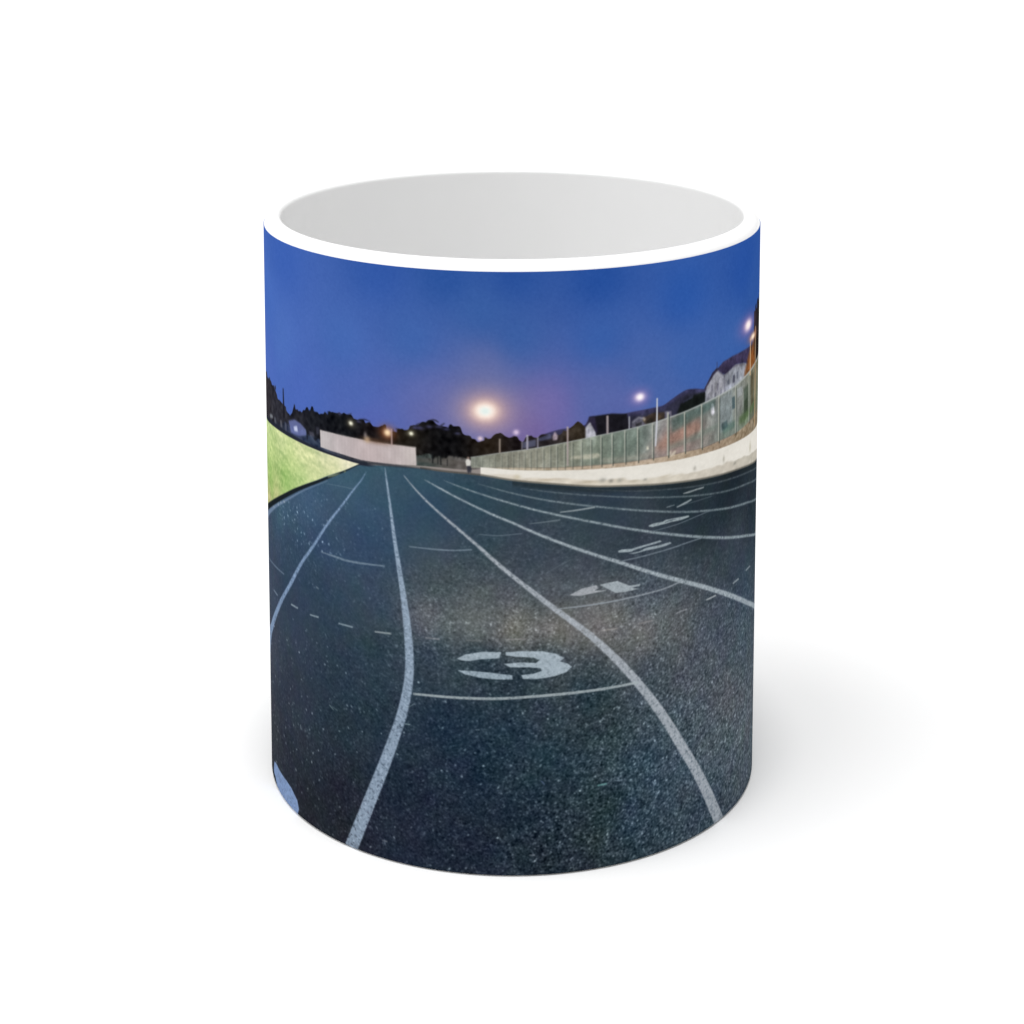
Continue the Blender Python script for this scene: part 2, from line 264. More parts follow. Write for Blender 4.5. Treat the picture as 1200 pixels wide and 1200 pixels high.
# what shows through the mesh: dark shrubs, a dirt slope, a lawn edge
shape([(25.65,69.27),(28.45,69.68),(32.29,70.12),(35.76,70.44),(35.79,69.22),(31.91,68.45),(28.12,67.61),(25.85,66.97)], (62, 88, 84), .55, .25)
shape([(25.2,65.49),(28.14,65.73),(32.36,66.19),(36.81,66.25),(36.83,65.7),(32.38,65.1),(28.16,64.65),(25.21,64.42)], (112, 128, 118), .5, .25)
shape([(23.07,65.73),(25.35,66.79),(28.12,67.21),(30.93,67.58),(32.34,67.14),(31.95,66.14),(28.51,65.65),(25.37,65.19),(23.4,64.88)], (160, 124, 108), .45, .3)
shape([(37.57,65.93),(39.4,66.17),(39.71,64.99),(37.85,64.77)], (46, 66, 70), .6, .12)
shape([(42.88,70.26),(45.01,70.28),(45.06,68.87),(42.93,68.87)], (168, 172, 178), .5, .1)
shape([(45.91,67.54),(47.65,67.63),(47.75,65.64),(46,65.42)], (52, 62, 48), .6, .12)
shape([(49.51,70.79),(51.36,70.86),(51.74,65.94),(49.83,65.63)], (72, 62, 44), .55, .12)
fm = below(ft, .1) * above(fb, .2) * right
mesh = np.sin((U + Z) * 2 * math.pi / .55) * np.sin((U - Z) * 2 * math.pi / .55)
IMG = IMG * (1 + (fm * (noise(.3, .5) * .05 + noise(.1) * .03 + mesh * .025))[..., None])
# strip of dry earth between fence and wall
m = below(fb, .25) * above(wt, .1) * right
soil = field([(-5.06,64.12,168,160,142),(2.52,64.07,178,166,146),(12.91,63.82,178,160,140),(21.53,63.33,184,166,146),(28.18,63.04,170,152,130),(36.41,62.66,152,134,114),(45.31,62.81,140,124,102),(52.79,62.79,130,118,98)])
IMG = IMG * (1 - m[..., None]) + (soil + (noise(.3, .2) * 8 + noise(.12) * 5)[..., None]) * m[..., None]
for p in ([(25.56,63.55),(26.06,63.93),(26.57,64.23),(26.82,63.98),(26.41,63.52),(25.82,63.3)], [(25.22,63.75),(25.55,64.22),(25.89,64.16),(25.56,63.55)]):
    shape(p, (214, 204, 184), .7)
# fence rail and posts
put(blur(fill([(-6.2,65.57),(-4.76,65.85),(-3.34,66.11),(-1.88,66.36),(-0.33,66.59),(1.27,66.8),(2.75,66.99),(4.01,67.17),(5.16,67.34),(6.34,67.51),(7.65,67.7),(8.98,67.88),(10.23,68.05),(11.29,68.18),(12.25,68.31),(13.3,68.43),(14.53,68.54),(15.87,68.64),(17.3,68.75),(18.95,68.89),(20.72,69.03),(22.27,69.14),(23.38,69.24),(24.22,69.33),(25.11,69.43),(26.16,69.53),(27.29,69.63),(28.46,69.74),(29.7,69.88),(31,70.02),(32.36,70.16),(33.77,70.28),(35.25,70.39),(36.82,70.51),(38.53,70.62),(40.39,70.72),(42.32,70.85),(44.33,71.06),(46.44,71.29),(48.51,71.46),(50.23,71.6),(51.66,71.76),(53.41,71.82),(63.4,72.19),(62.2,72.62),(52.21,72.26),(50.66,72.14),(49.38,71.96),(47.82,71.8),(45.88,71.6),(43.87,71.36),(41.96,71.14),(40.11,70.99),(38.29,70.89),(36.6,70.77),(35.06,70.65),(33.6,70.53),(32.21,70.4),(30.87,70.25),(29.57,70.1),(28.35,69.96),(27.19,69.84),(26.07,69.74),(25.02,69.63),(24.14,69.52),(23.31,69.42),(22.22,69.32),(20.67,69.2),(18.9,69.05),(17.26,68.91),(15.83,68.79),(14.5,68.68),(13.27,68.57),(12.22,68.45),(11.26,68.32),(10.2,68.19),(8.96,68.02),(7.62,67.84),(6.32,67.65),(5.14,67.48),(3.99,67.3),(2.73,67.12),(1.25,66.93),(-0.34,66.72),(-1.9,66.49),(-3.36,66.24),(-4.78,65.98),(-6.22,65.7)]), .05), (172, 178, 176), .75)
POSTS = (([(-5.61,65.66),(-5.62,64.88),(-5.62,64.1),(-5.53,64.1),(-5.53,64.88),(-5.52,65.67)], .4), ([(-4.59,65.83),(-4.6,64.99),(-4.6,64.14),(-4.51,64.14),(-4.51,64.99),(-4.5,65.84)], .4), ([(-3.58,66.06),(-3.58,65.12),(-3.58,64.17),(-3.49,64.17),(-3.49,65.12),(-3.49,66.06)], .4), ([(-2.69,66.21),(-2.69,65.2),(-2.69,64.19),(-2.61,64.2),(-2.61,65.21),(-2.6,66.21)], .4),
 ([(-1.69,66.43),(-1.69,65.32),(-1.69,64.21),(-1.59,64.21),(-1.59,65.32),(-1.59,66.43)], .5), ([(-0.81,66.56),(-0.81,65.39),(-0.81,64.22),(-0.71,64.22),(-0.71,65.39),(-0.71,66.56)], .5), ([(0.01,66.7),(0.01,65.46),(0.01,64.22),(0.11,64.22),(0.11,65.46),(0.11,66.7)], .5), ([(0.83,66.82),(0.83,65.52),(0.83,64.22),(0.93,64.22),(0.93,65.52),(0.93,66.82)], .5), ([(1.71,66.94),(1.71,65.58),(1.72,64.21),(1.82,64.21),(1.82,65.58),(1.81,66.94)], .55),
 ([(2.59,67.06),(2.59,65.63),(2.59,64.2),(2.71,64.19),(2.71,65.63),(2.7,67.06)], .6), ([(3.48,67.17),(3.48,65.67),(3.48,64.17),(3.59,64.17),(3.59,65.67),(3.59,67.17)], .6), ([(4.49,67.33),(4.49,65.74),(4.5,64.14),(4.61,64.14),(4.61,65.73),(4.6,67.33)], .65), ([(5.51,67.49),(5.51,65.8),(5.51,64.1),(5.63,64.1),(5.63,65.79),(5.62,67.48)], .65), ([(6.52,67.64),(6.53,65.85),(6.53,64.05),(6.66,64.04),(6.66,65.84),(6.65,67.63)], .7),
 ([(7.68,67.77),(7.69,65.88),(7.69,63.99),(7.82,63.98),(7.82,65.87),(7.81,67.76)], .7), ([(8.85,67.96),(8.85,65.97),(8.86,63.97),(8.99,63.96),(8.98,65.96),(8.98,67.95)], .7), ([(10.28,68.11),(10.29,66.06),(10.3,64),(10.44,63.98),(10.43,66.04),(10.42,68.1)], .75), ([(11.73,68.32),(11.75,66.13),(11.76,63.93),(11.9,63.92),(11.89,66.11),(11.88,68.3)], .75), ([(13.34,68.49),(13.36,66.2),(13.37,63.9),(13.53,63.89),(13.52,66.18),(13.51,68.48)], .8),
 ([(15.12,68.66),(15.13,66.28),(15.15,63.9),(15.33,63.88),(15.32,66.26),(15.3,68.64)], .85), ([(17.23,68.84),(17.25,66.34),(17.27,63.83),(17.46,63.81),(17.44,66.31),(17.42,68.81)], .85), ([(19.4,69),(19.43,66.39),(19.45,63.79),(19.66,63.76),(19.64,66.36),(19.61,68.97)], .9), ([(22.05,69.26),(22.08,66.52),(22.11,63.77),(22.34,63.73),(22.31,66.48),(22.29,69.22)], .85), ([(24.87,70.47),(24.92,67.07),(24.97,63.66),(25.27,63.61),(25.25,67.01),(25.24,70.4)], .95),
 ([(28.3,69.87),(28.35,66.74),(28.4,63.6),(28.68,63.54),(28.63,66.68),(28.59,69.82)], .9), ([(32.12,70.31),(32.19,66.85),(32.26,63.37),(32.57,63.3),(32.51,66.78),(32.45,70.25)], .9), ([(36.6,70.66),(36.66,67.04),(36.71,63.41),(37.06,63.32),(37.01,66.96),(36.97,70.58)], .85), ([(41.98,71.03),(42.07,67.18),(42.15,63.32),(42.58,63.2),(42.5,67.07),(42.43,70.92)], .7), ([(48.11,71.72),(48.24,67.61),(48.38,63.49),(48.95,63.33),(48.83,67.45),(48.72,71.56)], .6))
for poly, a in POSTS:
    P = np.array(poly); P2 = P.copy(); P2[:, 0] += .17 * (1 + .4 * np.abs(P2[:, 0]) / 40); P2[:, 1] -= 0.4
    put(blur(fill(P2), .05), (52, 62, 58), a * .75)
    put(blur(fill(P), .05), (180, 181, 170), a * .85)
# poles behind the fence
for poly, c, a in (([(-1.96,68.63),(-1.97,67.53),(-1.97,66.42),(-1.69,66.43),(-1.69,67.53),(-1.69,68.63)], (150, 138, 128), .85), ([(1.36,68.25),(1.36,67.6),(1.36,66.95),(1.54,66.95),(1.54,67.6),(1.54,68.25)], (140, 136, 146), .7), ([(2.09,69.21),(2.09,68.08),(2.09,66.94),(2.39,66.93),(2.39,68.07),(2.39,69.21)], (168, 164, 178), .9), ([(3.67,68.85),(3.67,68.01),(3.67,67.16),(3.9,67.16),(3.9,68),(3.9,68.85)], (150, 148, 164), .8),
                   ([(8.11,70.22),(8.14,67.22),(8.17,64.22),(8.38,64.2),(8.39,67.2),(8.4,70.2)], (172, 158, 158), .9), ([(14.28,71.4),(14.29,70),(14.3,68.59),(14.66,68.55),(14.65,69.96),(14.64,71.36)], (158, 148, 150), .95), ([(17.93,70.85),(17.94,69.83),(17.95,68.81),(18.22,68.77),(18.22,69.79),(18.21,70.81)], (150, 150, 160), .9),
                   ([(22.87,72.98),(22.85,71.72),(22.84,70.47),(22.81,69.22),(22.76,67.99),(22.69,66.77),(22.62,65.55),(22.9,65.49),(22.99,66.71),(23.07,67.93),(23.13,69.16),(23.14,70.42),(23.13,71.68),(23.12,72.94)], (196, 198, 206), .95), ([(48.58,77.19),(48.63,74.1),(48.67,71.01),(49.26,70.85),(49.16,73.97),(49.06,77.07)], (206, 176, 140), .85), ([(52.22,78.27),(52.32,74.85),(52.42,71.43),(52.72,61.44),(53.59,61.2),(53.3,71.2),(53.09,74.66),(52.89,78.1)], (178, 150, 116), .8), ([(36.07,76.2),(36.08,75.52),(36.1,74.84),(36.26,74.81),(36.25,75.49),(36.23,76.17)], (60, 56, 80), .8)):
    put(blur(fill(poly), .05), c, a)
# lamps on the right
for (x, z, ru, rz, r, g, b, a) in [(19.91,73.54,1.9,1.5,140,116,170,0.6),(19.84,73.55,0.95,0.7,226,206,232,0.95),(19.91,73.57,0.58,0.46,255,250,250,1),(47.42,79.55,4.2,1.9,150,112,160,0.65),(47.42,79.55,1.9,0.95,240,214,226,0.95),(47.47,79.54,1.2,0.64,255,244,240,1),(50.53,76.99,3.0,0.9,190,120,96,0.7),(50.53,76.99,1.5,0.5,255,234,206,1)]:
    spot(x, z, ru, rz, (r, g, b), a, 2.4)

# ---- pale kerb wall and walkway, right -------------------------------
walk = below(curve([(-23.1,63.07),(-20.01,63.25),(-14.69,63.71),(-10.5,63.78),(-6.21,63.74),(-3.16,64.18)]), .12) * (uu > [(-23.1,63.07)][0][0])[None] * (uu < [(-3.79,63.9)][0][0])[None]
put(walk, (146, 138, 134), .95)
wend = np.clip((uu - [(-4.68,63.87)][0][0]) / .12 + .5, 0, 1)[None]
put(below(wt + .05, .12) * wend, (226, 222, 213))
m = below(wt, .12) * wend
IMG += ((noise(2.6, .8) * 1.6 + noise(.3, .15) * 1.2)[..., None] * np.array([1, 1, 1.1], np.float32)) * m[..., None]
tan = field([(-3.79,63.12,206,198,184),(2.53,62.37,204,194,178),(12.92,61.19,200,190,172),(22.66,60.21,198,190,174),(34.87,58.94,186,178,164),(50.39,57.09,176,170,156)])
m = below(wb + noise(.7, .3) * .12, .3) * wend
IMG = IMG * (1 - m[..., None] * .8) + (tan + 6 + (noise(.4, .2) * 5)[..., None]) * m[..., None] * .8
for (x, z, ru, rz, r, g, b, a) in [(13.74,61.5,0.6,0.35,140,138,130,0.7),(15.12,61.27,0.4,0.3,120,118,112,0.7),(16.53,61.16,0.5,0.3,150,148,140,0.7),(20.94,60.64,0.4,0.2,130,128,120,0.6),(11.58,61.52,1.2,0.2,176,164,144,0.7),(30.86,60.44,0.35,0.35,150,146,136,0.6),(38.49,60.07,0.3,0.5,150,146,132,0.6),(42.3,58.34,0.6,0.25,120,118,110,0.6),(49.68,58.87,0.5,0.8,170,164,140,0.6),(0.76,62.79,0.5,0.4,196,186,160,0.7),(5.07,62.23,1.4,0.2,186,172,150,0.7),(24.76,60.5,1.2,0.2,190,180,160,0.6),(18.84,60.7,0.8,0.2,176,168,150,0.6)]:
    spot(x, z, ru, rz, (r, g, b), a)

# ---- running track ----------------------------------------------------
T = field([(-59.26,43.28,62,76,96),(-45.89,49.26,66,92,114),(-36.63,53.4,66,92,118),(-28.24,59.53,64,90,110),(-21.55,61.87,62,90,106),(-23.19,55.17,54,80,104),(-42.43,44.72,54,72,94),(-53.71,35.03,66,76,94),(-32.29,47.69,52,72,98),(-23.25,49.79,50,70,100),(-12.95,56.71,50,72,94),(-5.07,59.94,47,67,81),(-15.68,61.67,56,82,98),(2.53,58.71,47,63,76),(12.94,58.03,45,59,70),(28.27,57.5,35,45,53),(42.06,56.04,31,40,47),(51.05,47.58,39,48,56),(32.21,51.81,37,48,57),(39.18,54.08,31,41,49),(18.64,50.63,51,61,72),(42.48,43.29,55,65,76),(5.09,52.05,55,67,78),(-5.09,52.05,51,69,81),(-32.42,40.77,50,68,86),(-42.82,33.26,54,66,84),(-55.21,22.66,66,72,84),(-23.35,41.66,54,70,88),(-23.41,36.22,54,68,80),(-21.83,33.84,46,62,74),(-10.32,45.06,68,78,84),(-13.05,39.41,103,107,111),(-6.41,39.39,113,117,115),(0,38.93,124,122,116),(6.41,38.06,126,122,116),(13.05,38.74,120,116,116),(20.26,36.21,115,115,114),(26.8,34.72,92,96,99),(15.86,34.97,99,99,99),(-5.11,44.12,79,85,89),(5.1,45.45,77,83,92),(0,50.85,57,67,79),(21.75,42,70,80,92),(34.73,33.15,74,82,93),(46.79,28.94,70,84,95),(46.46,36.25,58,72,86),(-13.07,34.71,51,65,78),(-5.13,34.13,38,53,63),(5.13,34.13,46,59,67),(13.09,32.02,50,63,69),(0,30.92,34,49,59),(11.75,28.15,36,51,61),(21.88,29.74,67,77,87),(30.65,26.05,80,86,95),(40.13,19.99,84,88,95),(50.21,12.97,84,92,99),(27,20.18,70,82,91),(37.61,12.38,76,88,97),(47.94,5.14,72,82,91),(-28.71,28,42,57,70),(-43.22,21.67,52,59,72),(-54.45,9.59,58,61,68),(-28.83,19.64,38,51,62),(-21.95,22.88,36,51,64),(-43.74,7,42,47,58),(-28.98,9.79,36,41,52),(-37.86,2.25,38,41,48),(-29.09,2.71,36,39,48),(-17.47,12.89,30,41,56),(-10.42,23.58,30,45,62),(-5.16,17.28,27,42,57),(0,22.85,31,48,63),(2.58,10.6,29,42,55),(-5.19,6.37,29,38,53),(-16.08,4.9,34,41,58),(-7.83,2.03,32,39,54),(7.78,17.08,37,54,65),(13.15,21.86,45,60,67),(13.22,9.55,41,56,61),(20.46,14.98,50,68,83),(19.01,7.02,42,60,73),(27.14,10.38,58,74,87),(5.19,3.63,33,44,53),(33.11,3.4,52,66,79),(11.87,4.27,41,52,57)], 9, soft=1.25)
speck_amp = field([(-45.89,49.26,4,0,0),(-28.26,58.17,2,0,0),(-28.36,51.39,2.5,0,0),(-12.93,59.35,1.5,0,0),(-12.97,52.74,2.5,0,0),(0,58.74,2,0,0),(12.95,56.71,2,0,0),(28.3,55.46,2,0,0),(42.1,54.63,2,0,0),(46.14,43.5,5,0,0),(-42.72,36.14,3,0,0),(-25,41.3,4,0,0),(-40.05,22.87,4,0,0),(-13.05,39.41,17,0,0),(0,38.93,20,0,0),(20.26,36.89,20,0,0),(42.92,30.38,17,0,0),(-6.39,46.7,11,0,0),(6.37,51.99,7,0,0),(-28.83,19.64,8,0,0),(-40.59,3.99,6,0,0),(-13.14,23.22,11,0,0),(-5.18,10.48,13,0,0),(5.16,17.28,16,0,0),(16,15.92,25,0,0),(28.83,19.64,26,0,0),(43.53,12.9,25,0,0),(22.12,6.25,24,0,0),(6.5,3.53,22,0,0),(-19,8.41,11,0,0)])[..., 0]
g = noise(.1) * .95 + noise(.2) * .4
g = g + .25 * np.maximum(g, 0) ** 2
chroma = np.stack([noise(.9), noise(.9), noise(.9)], -1) * .8
grit = T + (g * speck_amp * .5)[..., None] * np.array([.96, 1.0, 1.03], np.float32) + chroma + (noise(3.5, 2) * 1.0)[..., None]
# scattered pale crumbs
crumb = np.zeros((HT, W), np.float32)
def crumbs(n, u0, u1, z0, z1, lo, hi, ln):
    uq = rng.uniform(u0, u1, n); zq = rng.uniform(z0, z1, n)
    for a, b in zip(uq, zq):
        i = int((a + PRINT_HALF) * RES); j = int(b * RES)
        if 3 < i < W - 4 and 3 < j < HT - 4:
            v = rng.uniform(lo, hi) ** 1.0
            crumb[j, i] += v
            if rng.random() < ln:
                di, dj = rng.integers(-1, 2), rng.integers(-1, 2)
                crumb[j + dj, i + di] += v; crumb[j + 2 * dj if abs(dj) < 2 else j, i + 2 * di] += v * .6
crumbs(1500, -62, 62, 0, 34, 20, 130, .35)
crumbs(220, -62, 30, 0, 30, 130, 330, .7)
crumbs(900, -2, 62, 0, 24, 60, 180, .3)
crumbs(500, -60, -20, 40, 56, 20, 90, .3)
crumbs(60, -48, -28, 46, 52, 120, 260, .6)
grit += blur(crumb, .1)[..., None] * 1.15 * np.array([.95, 1.0, 1.0], np.float32)
m = below(tt, .14)
put(below(tt + .28, .2) * (uu > -14)[None], (44, 44, 40), .55)
IMG = IMG * (1 - m[..., None]) + grit * m[..., None]
far = np.exp(-((tt - Z - .35) / .5) ** 2)
put(far * m * (uu > 0)[None], (30, 36, 36), .45)

# dark far rim of the bend, then the infield grass
gt = curve([(-57.39,61.44),(-48.92,62.42),(-41.23,62.73),(-34.79,62.71),(-30.05,62.62),(-26.95,62.53),(-24.74,62.45),(-21.54,62.6)])
gb = curve([(-59.26,45.79),(-55.72,47.23),(-45.77,52.05),(-40.58,54.65),(-37.05,56.39),(-33.78,57.92),(-31.47,59.08),(-29.33,60.05),(-27.68,60.8),(-26.09,61.64),(-24.57,62.46)])
left = np.clip(([(-12.91,63.56)][0][0] - uu) / 6, 0, 1)[None]
lane = np.clip(np.minimum((curve([(-57.14,62.31),(-48.88,63.21),(-41.2,63.43),(-34.78,63.26),(-30.04,63.05),(-26.94,62.94),(-24.24,62.96),(-20.01,63.18),(-14.69,63.55),(-10.24,63.54)]) - Z) / .2, (Z - (gt - .25)) / .2), 0, 1) * np.clip(([(-22.16,62.3)][0][0] - uu) / 1.6 + .5, 0, 1)[None]
put(lane, (38, 42, 54), .95)
put(blur(fill([(-28.2,62.92),(-26.79,62.87),(-25.43,62.8),(-24.27,62.75),(-23.39,62.76),(-22.69,62.79),(-22.02,62.83),(-21.38,62.85),(-20.76,62.88),(-20.03,62.92),(-19.1,62.98),(-18.07,63.05),(-17.1,63.11),(-16.26,63.16),(-15.48,63.21),(-14.7,63.25),(-13.88,63.26),(-13.06,63.25),(-12.24,63.24),(-12.23,63.32),(-13.04,63.37),(-13.86,63.41),(-14.68,63.43),(-15.46,63.43),(-16.24,63.42),(-17.06,63.4),(-18.03,63.37),(-19.06,63.32),(-19.99,63.27),(-20.71,63.23),(-21.33,63.19),(-21.98,63.15),(-22.65,63.08),(-23.34,63.01),(-24.21,62.97),(-25.37,62.98),(-26.74,63.01),(-28.17,63.02)]), .1), (36, 42, 52), .8)
gcol = field([(-55.07,60.69,204,220,160),(-45.37,61.39,204,216,158),(-38.99,61.32,214,220,166),(-32.03,61.66,222,222,182),(-27.3,62.01,230,226,198),(-53.36,56.89,188,210,138),(-41.97,58.85,194,212,144),(-35.31,59.51,208,216,160),(-30.47,60.25,214,218,168),(-53.7,53.62,158,192,112),(-52.2,51.22,146,182,102),(-43.76,55.27,150,188,106),(-38.57,57.02,174,200,130),(-49.64,50.34,194,194,138),(-54.31,48.21,198,188,140),(-42.1,54.63,158,188,116),(-33.77,58.53,192,206,148)])
diag = np.sin((U * .55 + Z * 1.6 + noise(2.4) * .5) * 2 * math.pi / 2.7) * 4
gtex = diag + noise(2.2, .3) * 6 + noise(.22, .15) * 6 + noise(.12) * 4
gtint = np.array([1.0, .8, .75], np.float32)
m = below(gt, .12) * above(gb, .12) * (uu < [(-24.57,62.4)][0][0])[None]
IMG = IMG * (1 - m[..., None]) + (gcol + gtex[..., None] * gtint) * m[..., None]
# dark edge of the turf, and the pale inner line of lane one
edge = [(-63.2,42.64),(-54.19,46.99),(-51.91,48.09),(-50.23,48.97),(-48.75,49.75),(-47.32,50.49),(-45.91,51.21),(-44.5,51.93),(-43.04,52.7),(-41.6,53.45),(-40.28,54.15),(-39.1,54.76),(-37.98,55.32),(-36.88,55.87),(-35.77,56.42),(-34.67,56.94),(-33.67,57.44),(-32.77,57.89),(-31.95,58.32),(-31.18,58.72),(-30.44,59.1),(-29.73,59.46),(-29.08,59.8),(-28.5,60.11),(-27.97,60.39),(-27.45,60.68),(-26.91,60.98),(-26.38,61.28),(-25.89,61.56),(-25.47,61.8),(-25.09,62.03),(-24.72,62.26),(-24.76,62.32),(-25.14,62.11),(-25.53,61.9),(-25.96,61.66),(-26.46,61.4),(-27,61.12),(-27.55,60.84),(-28.08,60.58),(-28.63,60.33),(-29.22,60.05),(-29.89,59.73),(-30.61,59.39),(-31.38,59.03),(-32.17,58.65),(-33.01,58.24),(-33.92,57.81),(-34.94,57.35),(-36.07,56.85),(-37.24,56.32),(-38.4,55.78),(-39.6,55.22),(-40.9,54.6),(-42.33,53.88),(-43.88,53.09),(-45.47,52.3),(-47.06,51.54),(-48.75,50.74),(-50.69,49.83),(-53.04,48.75),(-56.64,47.23),(-59.23,46.06),(-68.24,41.71)]
put(blur(np.clip(fill(edge), 0, 1), .06), (26, 32, 36), .96)
put(blur(fill([(-62.63,41.82),(-53.74,46.41),(-51.87,47.37),(-50.44,48.17),(-49.08,48.91),(-47.66,49.64),(-46.2,50.37),(-44.74,51.13),(-43.26,51.94),(-41.81,52.76),(-40.47,53.52),(-39.26,54.21),(-38.11,54.86),(-37,55.47),(-35.88,56.05),(-34.77,56.6),(-33.76,57.1),(-32.87,57.56),(-32.05,57.98),(-31.26,58.4),(-31.32,58.48),(-32.12,58.08),(-32.94,57.66),(-33.84,57.21),(-34.86,56.72),(-35.98,56.18),(-37.14,55.61),(-38.3,55),(-39.49,54.36),(-40.75,53.68),(-42.17,52.93),(-43.71,52.13),(-45.29,51.33),(-46.87,50.58),(-48.54,49.81),(-50.41,48.94),(-52.47,47.96),(-54.96,46.81),(-59.25,45.03),(-68.14,40.44)]), .08), (116, 136, 162), .85)
for x, z, s in [(-47.6,49.99,0.3),(-44.63,51.35,0.35),(-46.23,50.77,0.22),(-50.33,48.68,0.3)]: spot(x, z, s, s * .5, (176, 186, 196), .7)
shape([(-31.24,58.94),(-30.69,59.15),(-30.15,59.35),(-29.66,59.55),(-29.26,59.74),(-28.91,59.94),(-28.57,60.13),(-28.61,60.23),(-28.98,60.08),(-29.36,59.94),(-29.76,59.78),(-30.24,59.59),(-30.77,59.37),(-31.31,59.14)], (150, 162, 130), .8)
shape([(-27.65,60.54),(-27.47,60.64),(-27.29,60.75),(-27.36,60.84),(-27.54,60.74),(-27.72,60.63)], (230, 220, 120), .7)

